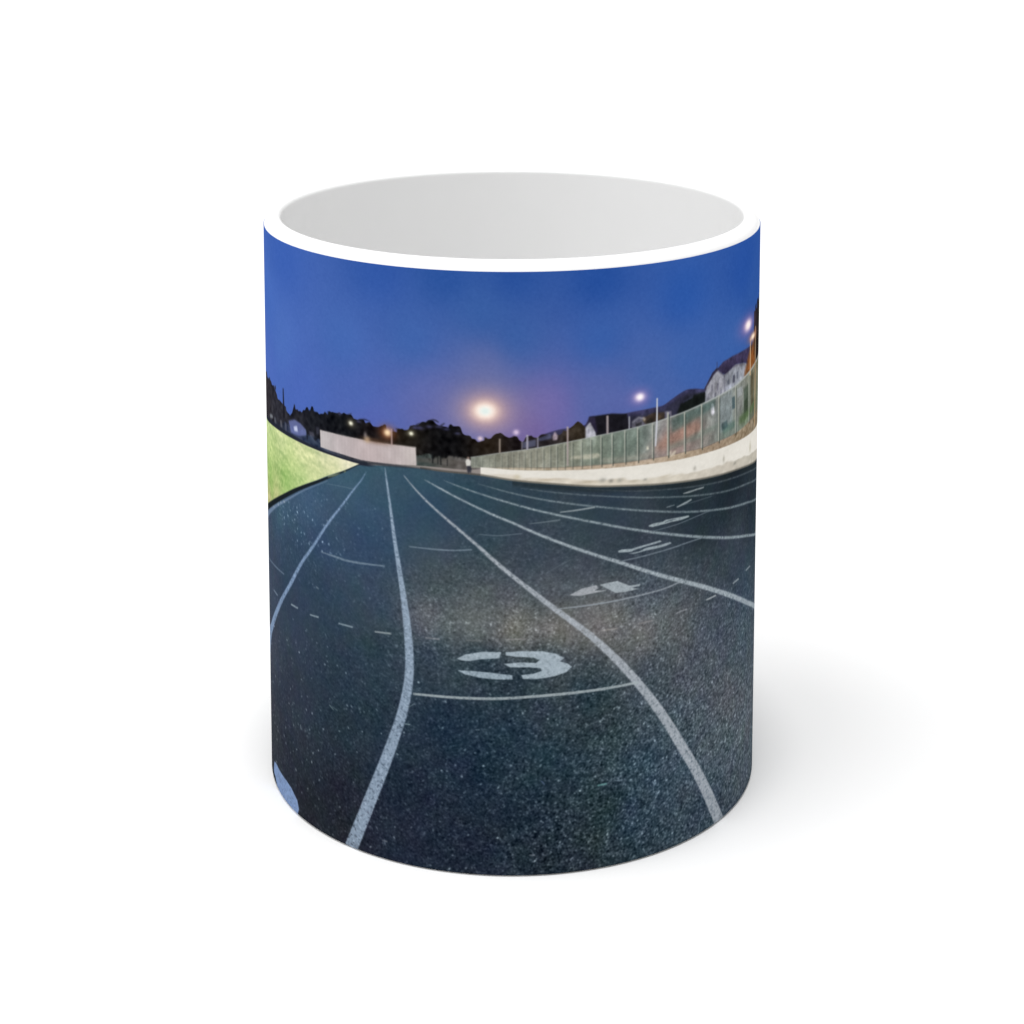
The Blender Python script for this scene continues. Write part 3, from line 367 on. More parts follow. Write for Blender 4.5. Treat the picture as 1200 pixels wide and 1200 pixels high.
# ---- lane lines ---------------------------------------------------------
worn = np.clip(.94 + .17 * noise(.1) + .03 * noise(.25), .35, 1)
LINES = (
 ([(-23.32,61.45),(-23.65,60.95),(-23.98,60.45),(-24.35,59.95),(-24.74,59.49),(-25.17,59.02),(-25.74,58.36),(-26.53,57.43),(-27.47,56.3),(-28.47,55.12),(-29.53,53.93),(-30.68,52.67),(-31.84,51.33),(-33.02,49.89),(-34.23,48.39),(-35.43,46.95),(-36.62,45.67),(-37.82,44.44),(-39.08,43.09),(-40.43,41.51),(-41.84,39.81),(-43.25,38.22),(-44.6,36.85),(-45.96,35.55),(-47.4,34.17),(-48.95,32.65),(-50.62,31.02),(-52.48,29.31),(-54.59,27.48),(-58.28,24.98),(-59.24,23.6),(-64.92,15.37),(-60,17.23),(-54.32,25.46),(-52.49,27.18),(-51.08,28.7),(-49.73,30.18),(-48.36,31.67),(-47.03,33.12),(-45.75,34.51),(-44.53,35.78),(-43.32,37),(-42.07,38.35),(-40.78,39.92),(-39.49,41.56),(-38.26,43.09),(-37.1,44.38),(-35.97,45.59),(-34.82,46.88),(-33.66,48.32),(-32.51,49.81),(-31.38,51.23),(-30.26,52.54),(-29.16,53.8),(-28.13,55),(-27.16,56.19),(-26.26,57.33),(-25.51,58.27),(-24.97,58.93),(-24.56,59.41),(-24.19,59.89),(-23.85,60.41),(-23.55,60.92),(-23.25,61.43)], (134, 158, 190), .88),
 ([(-19.9,62.66),(-19.87,62.19),(-19.84,61.73),(-19.77,61.08),(-19.66,60.2),(-19.52,59.13),(-19.35,57.82),(-19.14,56.11),(-18.91,54.15),(-18.68,52.32),(-18.46,50.79),(-18.26,49.39),(-18.05,47.99),(-17.84,46.56),(-17.63,45.12),(-17.44,43.66),(-17.26,42.14),(-17.09,40.59),(-16.95,39.18),(-16.85,37.98),(-16.78,36.91),(-16.73,35.86),(-16.67,34.81),(-16.63,33.79),(-16.62,32.81),(-16.65,31.9),(-16.71,31.03),(-16.8,30.15),(-16.93,29.28),(-17.09,28.4),(-17.3,27.43),(-17.57,26.32),(-17.89,25.12),(-18.25,23.92),(-18.66,22.74),(-19.12,21.52),(-19.59,20.29),(-20.07,19.04),(-20.57,17.8),(-21.08,16.55),(-21.61,15.29),(-22.17,14.01),(-22.74,12.72),(-23.31,11.41),(-23.89,10.1),(-24.48,8.78),(-25.05,7.49),(-25.63,6.19),(-26.28,4.75),(-27.02,3.09),(-27.83,1.28),(-28.66,-0.54),(-25.96,-0.47),(-25.2,1.3),(-24.46,3.06),(-23.77,4.68),(-23.19,6.09),(-22.66,7.36),(-22.14,8.63),(-21.61,9.92),(-21.08,11.22),(-20.57,12.5),(-20.06,13.78),(-19.56,15.06),(-19.07,16.33),(-18.62,17.59),(-18.19,18.84),(-17.77,20.07),(-17.34,21.31),(-16.92,22.54),(-16.54,23.78),(-16.21,25.04),(-15.93,26.27),(-15.69,27.41),(-15.51,28.42),(-15.39,29.35),(-15.29,30.27),(-15.23,31.19),(-15.2,32.11),(-15.2,33.06),(-15.23,34.07),(-15.3,35.11),(-15.39,36.17),(-15.49,37.22),(-15.62,38.29),(-15.78,39.49),(-15.99,40.9),(-16.25,42.43),(-16.51,43.94),(-16.78,45.38),(-17.06,46.8),(-17.33,48.21),(-17.6,49.59),(-17.86,50.97),(-18.12,52.48),(-18.41,54.29),(-18.71,56.22),(-18.98,57.92),(-19.2,59.22),(-19.38,60.28),(-19.54,61.14),(-19.65,61.78),(-19.74,62.23),(-19.83,62.68)], (152, 170, 190), .9),
 ([(-16.7,61.91),(-16.04,61.19),(-15.38,60.47),(-14.66,59.74),(-13.87,59),(-13.01,58.24),(-12.04,57.42),(-10.88,56.49),(-9.63,55.5),(-8.44,54.54),(-7.34,53.65),(-6.31,52.8),(-5.37,52),(-4.58,51.27),(-3.87,50.58),(-3.11,49.87),(-2.24,49.1),(-1.32,48.3),(-0.32,47.44),(0.81,46.48),(2.02,45.45),(3.22,44.43),(4.37,43.45),(5.51,42.48),(6.67,41.49),(7.91,40.46),(9.16,39.41),(10.32,38.4),(11.31,37.48),(12.21,36.61),(13.1,35.7),(14.01,34.73),(14.92,33.74),(15.83,32.71),(16.76,31.63),(17.68,30.52),(18.56,29.45),(19.34,28.46),(20.06,27.52),(20.79,26.53),(21.57,25.47),(22.35,24.37),(23.13,23.25),(23.92,22.09),(24.71,20.91),(25.45,19.77),(26.1,18.73),(26.71,17.73),(27.38,16.65),(28.16,15.44),(29,14.17),(29.84,12.88),(30.68,11.55),(31.54,10.18),(32.37,8.81),(33.13,7.5),(33.88,6.18),(34.69,4.73),(35.61,3.06),(36.63,1.23),(37.69,-0.63),(41.03,-1.36),(39.76,0.62),(38.58,2.56),(37.49,4.33),(36.55,5.88),(35.69,7.3),(34.8,8.71),(33.84,10.18),(32.88,11.63),(31.94,13.03),(31.01,14.4),(30.11,15.71),(29.28,16.93),(28.56,18.02),(27.89,19.05),(27.16,20.14),(26.35,21.33),(25.49,22.56),(24.64,23.76),(23.78,24.92),(22.93,26.05),(22.09,27.14),(21.29,28.15),(20.51,29.11),(19.67,30.12),(18.75,31.22),(17.77,32.35),(16.78,33.44),(15.81,34.48),(14.84,35.47),(13.86,36.44),(12.92,37.34),(11.96,38.21),(10.92,39.12),(9.71,40.12),(8.42,41.14),(7.17,42.15),(5.98,43.11),(4.82,44.05),(3.66,45.01),(2.44,46),(1.21,47),(0.06,47.93),(-0.94,48.78),(-1.87,49.56),(-2.74,50.31),(-3.51,51),(-4.24,51.66),(-5.06,52.37),(-6.03,53.15),(-7.08,53.99),(-8.18,54.86),(-9.39,55.79),(-10.66,56.76),(-11.83,57.66),(-12.81,58.46),(-13.68,59.2),(-14.49,59.91),(-15.24,60.61),(-15.93,61.29),(-16.63,61.96)], (164, 171, 179), .92),
 ([(-13.34,61.65),(-12.6,61.29),(-11.85,60.92),(-10.97,60.5),(-9.87,59.98),(-8.63,59.4),(-7.31,58.79),(-5.86,58.14),(-4.34,57.46),(-2.97,56.85),(-1.92,56.4),(-1.02,56.04),(-0.06,55.63),(0.99,55.13),(2.1,54.58),(3.35,53.98),(4.79,53.31),(6.37,52.59),(7.98,51.86),(9.65,51.12),(11.36,50.38),(12.91,49.7),(14.18,49.16),(15.28,48.7),(16.39,48.22),(17.58,47.67),(18.81,47.08),(20.06,46.48),(21.35,45.88),(22.66,45.28),(24.02,44.66),(25.4,44.04),(26.83,43.4),(28.37,42.71),(30.03,41.96),(31.84,41.14),(33.86,40.18),(36.26,39.01),(39.06,37.62),(42.05,36.11),(45.12,34.54),(48.73,32.7),(54.77,29.85),(63.81,25.58),(68.3,24.55),(59.26,28.82),(50.06,32.95),(46.05,34.98),(42.73,36.67),(39.57,38.24),(36.67,39.65),(34.19,40.83),(32.12,41.79),(30.28,42.6),(28.6,43.34),(27.05,44.02),(25.61,44.64),(24.23,45.24),(22.87,45.84),(21.55,46.43),(20.27,47.02),(19.01,47.6),(17.78,48.18),(16.57,48.73),(15.44,49.2),(14.33,49.64),(13.06,50.16),(11.51,50.82),(9.8,51.55),(8.13,52.27),(6.52,52.98),(4.94,53.69),(3.5,54.34),(2.25,54.92),(1.13,55.45),(0.06,55.94),(-0.9,56.35),(-1.8,56.7),(-2.85,57.14),(-4.22,57.73),(-5.75,58.4),(-7.2,59.03),(-8.51,59.62),(-9.75,60.2),(-10.86,60.7),(-11.77,61.08),(-12.54,61.4),(-13.31,61.71)], (164, 175, 182), .88),
 ([(-10.26,61.81),(-9.31,61.49),(-8.37,61.16),(-7.28,60.8),(-5.92,60.37),(-4.42,59.91),(-2.94,59.45),(-1.49,59.02),(-0.06,58.6),(1.23,58.21),(2.24,57.9),(3.12,57.64),(4.15,57.34),(5.5,56.97),(7.02,56.55),(8.53,56.12),(9.99,55.71),(11.45,55.29),(12.93,54.86),(14.43,54.4),(15.97,53.91),(17.56,53.42),(19.22,52.91),(20.95,52.38),(22.72,51.85),(24.53,51.3),(26.39,50.74),(28.35,50.15),(30.49,49.5),(32.79,48.81),(35.09,48.11),(37.23,47.46),(39.36,46.83),(41.79,46.13),(44.79,45.3),(48.65,44.2),(55.39,42.03),(64.91,38.97),(64.27,39.63),(54.75,42.69),(48.4,44.72),(44.62,45.8),(41.7,46.61),(39.33,47.29),(37.23,47.91),(35.11,48.55),(32.82,49.24),(30.53,49.92),(28.39,50.56),(26.44,51.14),(24.58,51.69),(22.78,52.22),(21.01,52.75),(19.28,53.26),(17.62,53.76),(16.03,54.25),(14.5,54.72),(12.99,55.18),(11.51,55.6),(10.05,56.01),(8.59,56.42),(7.08,56.84),(5.56,57.25),(4.21,57.62),(3.18,57.91),(2.31,58.16),(1.3,58.46),(0.01,58.84),(-1.43,59.26),(-2.88,59.68),(-4.36,60.11),(-5.86,60.55),(-7.22,60.95),(-8.33,61.28),(-9.28,61.57),(-10.24,61.86)], (152, 165, 171), .84),
 ([(-5.07,61.61),(-3.97,61.32),(-2.87,61.02),(-1.91,60.75),(-1.27,60.56),(-0.77,60.41),(-0.02,60.22),(1.2,59.92),(2.67,59.56),(4.16,59.21),(5.6,58.89),(7.07,58.58),(8.54,58.28),(9.91,58),(11.28,57.73),(12.93,57.4),(15.05,56.95),(17.51,56.4),(20.07,55.83),(22.75,55.23),(25.6,54.58),(28.32,53.96),(30.7,53.44),(32.88,53.01),(35.03,52.57),(37.16,52.12),(39.27,51.67),(41.67,51.19),(44.63,50.64),(48.41,49.88),(54.69,48.23),(64.37,45.7),(63.56,46.26),(53.88,48.79),(48.04,50.29),(44.37,51.03),(41.49,51.56),(39.16,52.02),(37.08,52.46),(34.97,52.9),(32.84,53.33),(30.68,53.75),(28.31,54.26),(25.61,54.87),(22.76,55.51),(20.09,56.1),(17.53,56.67),(15.08,57.21),(12.96,57.66),(11.31,57.98),(9.94,58.25),(8.57,58.52),(7.11,58.82),(5.64,59.12),(4.2,59.43),(2.71,59.77),(1.24,60.11),(0.02,60.4),(-0.73,60.57),(-1.23,60.71),(-1.88,60.88),(-2.84,61.12),(-3.95,61.4),(-5.06,61.66)], (130, 144, 150), .8),
 ([(1.26,61.06),(2.9,60.78),(4.54,60.48),(6.34,60.17),(8.4,59.84),(10.64,59.49),(12.93,59.12),(15.23,58.73),(17.6,58.31),(20.06,57.88),(22.74,57.42),(25.58,56.92),(28.29,56.43),(30.66,56),(32.83,55.62),(34.98,55.26),(37.1,54.89),(39.2,54.53),(41.58,54.16),(44.5,53.74),(48.22,53.14),(54.23,51.75),(63.98,49.51),(63.29,49.95),(53.55,52.19),(47.88,53.46),(44.26,54.05),(41.4,54.45),(39.08,54.81),(37.01,55.15),(34.91,55.52),(32.78,55.88),(30.63,56.25),(28.27,56.67),(25.57,57.16),(22.73,57.65),(20.06,58.1),(17.6,58.52),(15.23,58.93),(12.94,59.32),(10.66,59.68),(8.42,60.02),(6.36,60.32),(4.56,60.6),(2.91,60.87),(1.27,61.11)], (112, 125, 131), .7),
 ([(10.25,60.51),(13.01,60.1),(15.87,59.62),(18.56,59.17),(20.95,58.82),(23.15,58.53),(25.3,58.25),(27.43,57.96),(29.51,57.68),(31.52,57.4),(33.39,57.13),(35.17,56.88),(37.09,56.63),(39.34,56.33),(41.89,55.98),(44.56,55.58),(47.19,55.16),(50.06,54.66),(54.43,53.66),(64.18,51.42),(63.5,51.82),(53.75,54.06),(49.68,54.96),(46.91,55.44),(44.36,55.84),(41.74,56.22),(39.23,56.56),(37,56.84),(35.1,57.09),(33.34,57.33),(31.48,57.59),(29.48,57.85),(27.41,58.11),(25.28,58.39),(23.14,58.66),(20.95,58.94),(18.56,59.27),(15.87,59.71),(13.02,60.16),(10.25,60.55)], (96, 106, 112), .62))
for poly, c, a in LINES:
    f = blur(fill(poly), .07) * a
    put(f * worn, c)
    put(f * np.clip(noise(.1) * .5, 0, 1), np.array(c) + 38, .45)

# ---- start lines, exchange marks ---------------------------------------
MARKS = (
 ([(-15.37,27.71),(-13.24,27.83),(-11.17,27.89),(-9.08,27.95),(-6.92,28.02),(-4.73,28.07),(-2.56,28.14),(-0.42,28.26),(1.72,28.39),(3.86,28.5),(6.08,28.57),(8.33,28.62),(10.42,28.64),(12.27,28.65),(13.97,28.66),(15.59,28.67),(17.13,28.67),(18.58,28.67),(20.07,28.64),(19.98,29.03),(18.49,29.07),(17.04,29.07),(15.51,29.08),(13.9,29.08),(12.21,29.08),(10.37,29.07),(8.28,29.05),(6.04,29.01),(3.83,28.93),(1.69,28.82),(-0.44,28.69),(-2.57,28.57),(-4.72,28.5),(-6.9,28.43),(-9.05,28.36),(-11.14,28.29),(-13.21,28.2),(-15.33,28.07)], (164, 174, 178), .92),
 ([(7.14,42.13),(8.26,42.15),(9.4,42.17),(10.62,42.2),(11.96,42.23),(13.39,42.27),(14.85,42.31),(16.31,42.36),(17.81,42.42),(19.33,42.47),(20.95,42.51),(22.62,42.54),(24.2,42.58),(25.54,42.68),(26.75,42.82),(27.99,42.94),(27.88,43.17),(26.63,43.06),(25.43,42.93),(24.1,42.84),(22.55,42.79),(20.88,42.77),(19.27,42.73),(17.74,42.68),(16.26,42.62),(14.8,42.57),(13.35,42.52),(11.92,42.48),(10.58,42.44),(9.37,42.4),(8.24,42.36),(7.12,42.31)], (146, 154, 162), .85),
 ([(17.07,48.47),(18.28,48.52),(19.51,48.55),(20.87,48.59),(22.51,48.66),(24.32,48.72),(25.96,48.76),(27.24,48.8),(28.31,48.85),(29.36,48.88),(30.47,48.88),(31.58,48.85),(32.72,48.8),(32.64,48.98),(31.49,49.03),(30.39,49.07),(29.27,49.09),(28.21,49.06),(27.15,49.01),(25.88,48.97),(24.24,48.92),(22.45,48.86),(20.82,48.79),(19.47,48.73),(18.24,48.69),(17.03,48.63)], (124, 136, 146), .8),
 ([(22.45,52.23),(23.93,52.27),(25.47,52.28),(26.95,52.31),(28.29,52.38),(29.55,52.48),(30.84,52.56),(32.19,52.61),(33.58,52.65),(35.05,52.66),(34.96,52.81),(33.49,52.81),(32.1,52.78),(30.75,52.73),(29.46,52.65),(28.2,52.55),(26.88,52.48),(25.41,52.44),(23.88,52.42),(22.41,52.37)], (104, 116, 126), .75),
 ([(28.32,55.14),(29.22,55.13),(30.14,55.11),(31.17,55.08),(32.4,55.04),(33.77,54.98),(35.21,54.9),(35.15,55.02),(33.71,55.11),(32.34,55.17),(31.12,55.21),(30.09,55.23),(29.17,55.24),(28.28,55.24)], (92, 102, 112), .7),
 ([(-33.19,46.48),(-32,46.49),(-30.86,46.48),(-29.81,46.47),(-28.89,46.45),(-28.03,46.43),(-27.04,46.46),(-25.84,46.55),(-24.55,46.67),(-23.31,46.8),(-22.18,46.92),(-21.09,47.05),(-20.02,47.16),(-20,47.35),(-21.06,47.28),(-22.14,47.19),(-23.26,47.1),(-24.49,47),(-25.76,46.88),(-26.94,46.8),(-27.9,46.77),(-28.74,46.79),(-29.66,46.79),(-30.74,46.76),(-31.9,46.7),(-33.11,46.63)], (124, 142, 158), .8),
 ([(-15.9,50.92),(-14.55,50.94),(-13.21,50.94),(-11.98,50.94),(-10.87,50.96),(-9.84,50.99),(-8.85,51.05),(-7.87,51.14),(-6.92,51.25),(-5.98,51.36),(-5.99,51.55),(-6.93,51.46),(-7.88,51.35),(-8.84,51.27),(-9.83,51.22),(-10.85,51.19),(-11.95,51.16),(-13.19,51.13),(-14.53,51.1),(-15.88,51.06)], (128, 144, 158), .8),
 ([(-5,53.84),(-4.1,53.77),(-3.2,53.68),(-2.19,53.66),(-1.02,53.76),(0.26,53.91),(1.53,54.04),(1.51,54.17),(0.24,54.06),(-1.03,53.93),(-2.19,53.85),(-3.19,53.85),(-4.08,53.91),(-4.99,53.96)], (108, 122, 134), .7),
 ([(2.54,55.54),(3.3,55.59),(4.07,55.64),(4.83,55.69),(5.6,55.75),(6.38,55.81),(7.15,55.87),(7.12,56.08),(6.35,56.01),(5.58,55.94),(4.81,55.86),(4.05,55.79),(3.29,55.71),(2.53,55.63)], (116, 128, 136), .8),
 ([(7.14,57.08),(7.95,57.11),(8.76,57.13),(9.63,57.17),(10.57,57.23),(11.56,57.3),(12.56,57.36),(12.52,57.63),(11.51,57.56),(10.52,57.49),(9.59,57.42),(8.73,57.36),(7.93,57.3),(7.12,57.23)], (150, 160, 164), .85),
 ([(5.06,47.79),(5.73,48.16),(6.4,48.52),(7.06,48.86),(7.67,49.14),(8.27,49.4),(8.87,49.66),(8.83,49.75),(8.23,49.5),(7.62,49.25),(7,48.96),(6.35,48.63),(5.68,48.25),(5.01,47.88)], (96, 108, 118), .6),
 ([(-31.51,57.81),(-30.38,57.93),(-29.29,58.04),(-28.27,58.12),(-27.35,58.17),(-26.49,58.19),(-25.64,58.21),(-25.61,58.32),(-26.45,58.3),(-27.32,58.28),(-28.24,58.23),(-29.26,58.14),(-30.35,58.03),(-31.49,57.89)], (110, 132, 150), .6),
 ([(-65.25,35.97),(-55.43,37.86),(-52.88,38.34),(-51.09,38.55),(-49.5,38.69),(-47.97,38.83),(-46.55,38.95),(-45.29,39.02),(-44.95,39.28),(-46.17,39.24),(-47.51,39.14),(-48.93,39.03),(-50.42,38.91),(-52.11,38.73),(-54.39,38.33),(-64.21,36.45)], (110, 128, 148), .75),
 ([(-51.86,34.07),(-50.34,34.13),(-49.04,34.1),(-48.41,34.45),(-49.67,34.48),(-51.12,34.45)], (126, 142, 160), .7),
 ([(-42.57,34.96),(-41.31,35.04),(-40.14,35.08),(-39.83,35.43),(-41.02,35.36),(-42.29,35.25)], (150, 166, 176), .85),
 ([(-36.38,35.29),(-35.16,35.43),(-33.99,35.55),(-33.86,35.86),(-35.03,35.71),(-36.26,35.54)], (146, 162, 172), .85),
 ([(-29.27,35.95),(-27.72,36.04),(-26.24,36.1),(-26.14,36.38),(-27.63,36.32),(-29.17,36.22)], (146, 162, 172), .85),
 ([(-21.99,36.37),(-20.48,36.51),(-19.01,36.63),(-18.97,36.93),(-20.44,36.8),(-21.94,36.65)], (158, 168, 172), .8),
 ([(-13.35,36.93),(-12.19,36.96),(-11.04,36.96),(-11.01,37.26),(-12.16,37.24),(-13.32,37.2)], (164, 166, 172), .55),
 ([(-6.94,37.17),(-5.64,37.22),(-4.35,37.26),(-4.34,37.53),(-5.63,37.49),(-6.93,37.43)], (160, 160, 160), .3),
 ([(-0.76,37.53),(0.64,37.59),(2.05,37.62),(2.04,37.86),(0.63,37.83),(-0.77,37.77)], (166, 162, 166), .45),
 ([(13.71,37.97),(15.02,37.97),(16.35,37.95),(16.31,38.2),(14.98,38.22),(13.67,38.22)], (172, 166, 162), .5),
 ([(19.97,38.05),(21.27,38.06),(22.61,38.05),(22.55,38.28),(21.21,38.29),(19.91,38.28)], (164, 160, 160), .45),
 ([(27.16,38.09),(28.34,38.15),(29.55,38.2),(29.42,38.45),(28.22,38.39),(27.05,38.32)], (156, 160, 166), .6),
 ([(34.15,38.34),(35.46,38.33),(36.84,38.3),(36.64,38.58),(35.27,38.61),(33.98,38.6)], (172, 178, 182), .8),
 ([(42.42,38.42),(43.57,38.46),(44.81,38.46),(44.4,38.77),(43.19,38.76),(42.07,38.71)], (156, 166, 172), .8),
 ([(48.35,38.55),(49.75,38.47),(51.4,38.29),(50.68,38.69),(49.15,38.82),(47.82,38.87)], (146, 156, 164), .75),
 ([(-34.59,40.4),(-34.27,40.31),(-33.95,40.22),(-33.71,40.46),(-34.03,40.55),(-34.35,40.63)], (120, 136, 150), .7),
 ([(-31.6,22.08),(-31.1,21.82),(-30.61,21.56),(-30.45,21.69),(-30.94,21.96),(-31.44,22.22)], (120, 140, 144), .7),
 ([(-30.96,22),(-30.28,21.87),(-29.6,21.73),(-29.51,21.84),(-30.18,21.99),(-30.87,22.12)], (110, 128, 134), .6),
 ([(-16.82,22.74),(-16.35,22.79),(-15.87,22.83),(-15.86,23),(-16.33,22.95),(-16.81,22.9)], (150, 170, 176), .8),
 ([(-16.48,25.34),(-15.75,25.83),(-15.04,26.32),(-15.11,26.43),(-15.82,25.94),(-16.54,25.43)], (130, 148, 156), .7),
 ([(-39.81,15.96),(-39.69,15.57),(-39.58,15.18),(-39.24,15.34),(-39.39,15.71),(-39.53,16.09)], (110, 124, 132), .7),
 ([(13.22,13.46),(13.99,13.47),(14.77,13.48),(14.7,13.78),(13.93,13.75),(13.17,13.71)], (112, 158, 158), .85),
 ([(-20.92,3.03),(-20.46,3.02),(-19.99,3.02),(-19.92,3.25),(-20.38,3.26),(-20.85,3.26)], (120, 128, 136), .7),
 ([(-5.55,23.27),(-5.22,23.25),(-4.9,23.24),(-4.88,23.43),(-5.21,23.43),(-5.53,23.43)], (130, 146, 160), .7),
 ([(4.34,15.24),(4.6,14.96),(4.86,14.67),(4.95,14.76),(4.69,15.05),(4.43,15.33)], (110, 130, 170), .7),
 ([(2.58,3.39),(3.04,3.34),(3.49,3.29),(3.5,3.51),(3.05,3.55),(2.59,3.59)], (126, 134, 144), .7))
for poly, c, a in MARKS:
    put(blur(fill(poly), .05) * (worn * .6 + .4), c, a)

# ---- stencilled lane numbers --------------------------------------------
NUM = (
 # 3
 ([(-8.38,34.3),(-7.07,35.07),(-4.48,35.68),(-1.6,35.69),(-1.92,34.73),(-4.8,34.46),(-6.42,34.1),(-7.6,34.09)], (168, 182, 192), .9),
 ([(-0.96,35.68),(1.28,35.86),(4.48,35.74),(6.42,35.28),(7.91,34.47),(7.2,33.99),(8.38,33.54),(9.05,33),(8.26,32.24),(6.43,31.71),(3.84,31.43),(1.6,31.49),(1.36,32.09),(3.2,32.26),(4.48,32.66),(4.23,33.1),(2.56,33.29),(-0.32,33.33),(-1.28,33.85),(1.28,34.1),(3.52,33.93),(4.16,34.36),(3.2,34.8),(0.64,34.98),(-0.96,35.19)], (168, 182, 192), .92),
 ([(-8.26,32.51),(-6.1,32.57),(-3.52,32.46),(0,32.1),(0.08,31.43),(-2.56,31.39),(-5.13,31.61),(-7.08,31.96)], (162, 178, 190), .9),
 # 4
 ([(8.61,44.21),(10.55,45.07),(12.8,45.35),(13.36,44.91),(12.53,44.53),(14.68,44.33),(11.93,44.12),(10.27,43.95)], (168, 172, 178), .9),
 ([(13.36,45.33),(14.5,45.48),(16.27,45.54),(17.16,45.09),(18.39,44.45),(20.25,44.42),(20.1,44.12),(18.69,44.11),(19.95,43.69),(17.47,43.62),(15.97,43.72),(14.65,44.55)], (164, 174, 180), .92),
 # 5
 ([(16.32,50.23),(16.98,50.35),(18.64,50.2),(20.13,50.37),(23.79,50.59),(24.12,50.31),(20.89,50.13),(18.94,49.91),(18.64,49.72),(16.47,49.95)], (162, 174, 180), .9),
 ([(18,49.53),(20.14,49.59),(21.2,49.94),(23.54,49.84),(25.73,49.94),(26.08,49.65),(24.9,49.48),(23.26,49.44),(21.18,49.49),(19.15,49.34)], (162, 174, 180), .85),
 # 6
 ([(21.6,53.32),(22.67,53.5),(24.28,53.43),(24.85,53.61),(27.14,53.48),(29.59,53.27),(29.78,53.01),(28.04,52.92),(26,53.02),(23.77,52.99),(22.42,52.96),(21.67,53.15)], (162, 174, 178), .9),
 # 7
 ([(25.02,55.46),(25.82,55.49),(26.64,55.5),(26.58,55.67),(25.76,55.65),(24.96,55.63)], (124, 136, 142), .75),
 ([(27.1,55.05),(27.65,55.1),(28.21,55.16),(28.76,55.23),(29.29,55.33),(29.8,55.45),(30.32,55.56),(30.16,55.79),(29.62,55.71),(29.09,55.62),(28.57,55.54),(28.04,55.44),(27.52,55.34),(26.99,55.24)], (152, 162, 166), .85),
 # 8
 ([(28.27,57.06),(29.49,57.12),(31.43,57.1),(33.16,57.01),(33.08,56.79),(31.12,56.88),(29.5,56.82),(28.46,56.94)], (148, 156, 158), .9),
 # foot of a 2, turned away round the side
 ([(-53.34,3.83),(-54.37,1.69),(-52.44,1.41),(-50.43,-0.02),(-48.21,-0.15),(-44.75,-0.32),(-41.52,-0.42),(-40.55,1.25),(-41.11,2.61),(-43.22,3.73),(-45.35,4.1),(-48.49,4.15),(-51.46,4.26)], (140, 166, 210), .9))
for poly, c, a in NUM:
    m = blur(fill(poly), .05) * a
    put(m * (worn * .6 + .4), c)
    put(m * np.clip(noise(.1) * .5, 0, 1), np.array(c) + 30, .35)
for poly, c, a in (([(24.71,53.16),(25.11,53.21),(25.5,53.26),(25.88,53.28),(26.23,53.28),(26.57,53.26),(26.91,53.24),(26.89,53.33),(26.54,53.37),(26.2,53.4),(25.84,53.41),(25.45,53.38),(25.05,53.32),(24.66,53.27)], (60, 72, 82), .8), ([(20.15,49.79),(21.37,49.88),(22.63,49.95),(22.6,50.04),(21.34,49.97),(20.12,49.88)], (70, 82, 92), .7), ([(20.45,49.92),(21.06,49.96),(21.68,49.99),(21.65,50.09),(21.03,50.06),(20.42,50.02)], (62, 74, 84), .7), ([(12.98,45.06),(13.25,44.85),(13.53,44.64),(13.6,44.74),(13.33,44.95),(13.05,45.16)], (66, 72, 80), .8), ([(29.58,57.06),(30.25,57.06),(30.93,57.05),(30.9,57.13),(30.22,57.14),(29.55,57.14)], (70, 80, 86), .6)):
    put(blur(fill(poly), .04), c, a)

# ---- the lone runner ----------------------------------------------------
shape([(-6.93,64.94),(-6.8,65.34),(-6.41,65.41),(-6.13,64.99),(-6.21,64.28),(-6.8,64.25)], (216, 214, 208), .95, .06)
spot(*[(-6.52,65.54)][0], .2, .18, (150, 128, 118), .9)
shape([(-6.73,64.3),(-6.13,64.33),(-6.01,63.82),(-6.16,63.16),(-6.34,63.41),(-6.47,63.06),(-6.68,63.52)], (40, 42, 52), .85, .07)

# paper-soft print, fine grain of the reproduction
IMG = blur(IMG, .055)
IMG += noise(.12)[..., None] * .9
IMG = np.clip(IMG, 0, 255) / 255.0
lin = np.where(IMG <= .04045, IMG / 12.92, ((IMG + .055) / 1.055) ** 2.4)
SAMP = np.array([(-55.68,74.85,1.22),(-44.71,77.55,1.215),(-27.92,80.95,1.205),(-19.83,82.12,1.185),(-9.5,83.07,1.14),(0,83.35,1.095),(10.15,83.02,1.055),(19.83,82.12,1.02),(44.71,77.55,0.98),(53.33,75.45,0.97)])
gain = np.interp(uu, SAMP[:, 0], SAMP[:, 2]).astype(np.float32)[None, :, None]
lin = np.clip((lin - VEIL) / gain, 0, 1)  # lamp shading along the wall divided out of the ink colour
srgb = np.where(lin <= .0031308, lin * 12.92, 1.055 * lin ** (1 / 2.4) - .055)

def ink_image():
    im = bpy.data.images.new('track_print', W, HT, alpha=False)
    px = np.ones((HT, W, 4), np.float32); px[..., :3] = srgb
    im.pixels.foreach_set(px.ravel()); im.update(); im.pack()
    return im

# ---------------------------------------------------------------------
#  materials
# ---------------------------------------------------------------------
def new_mat(name):
    m = bpy.data.materials.new(name); m.use_nodes = True
    nt = m.node_tree; b = nt.nodes['Principled BSDF']
    return m, nt, b

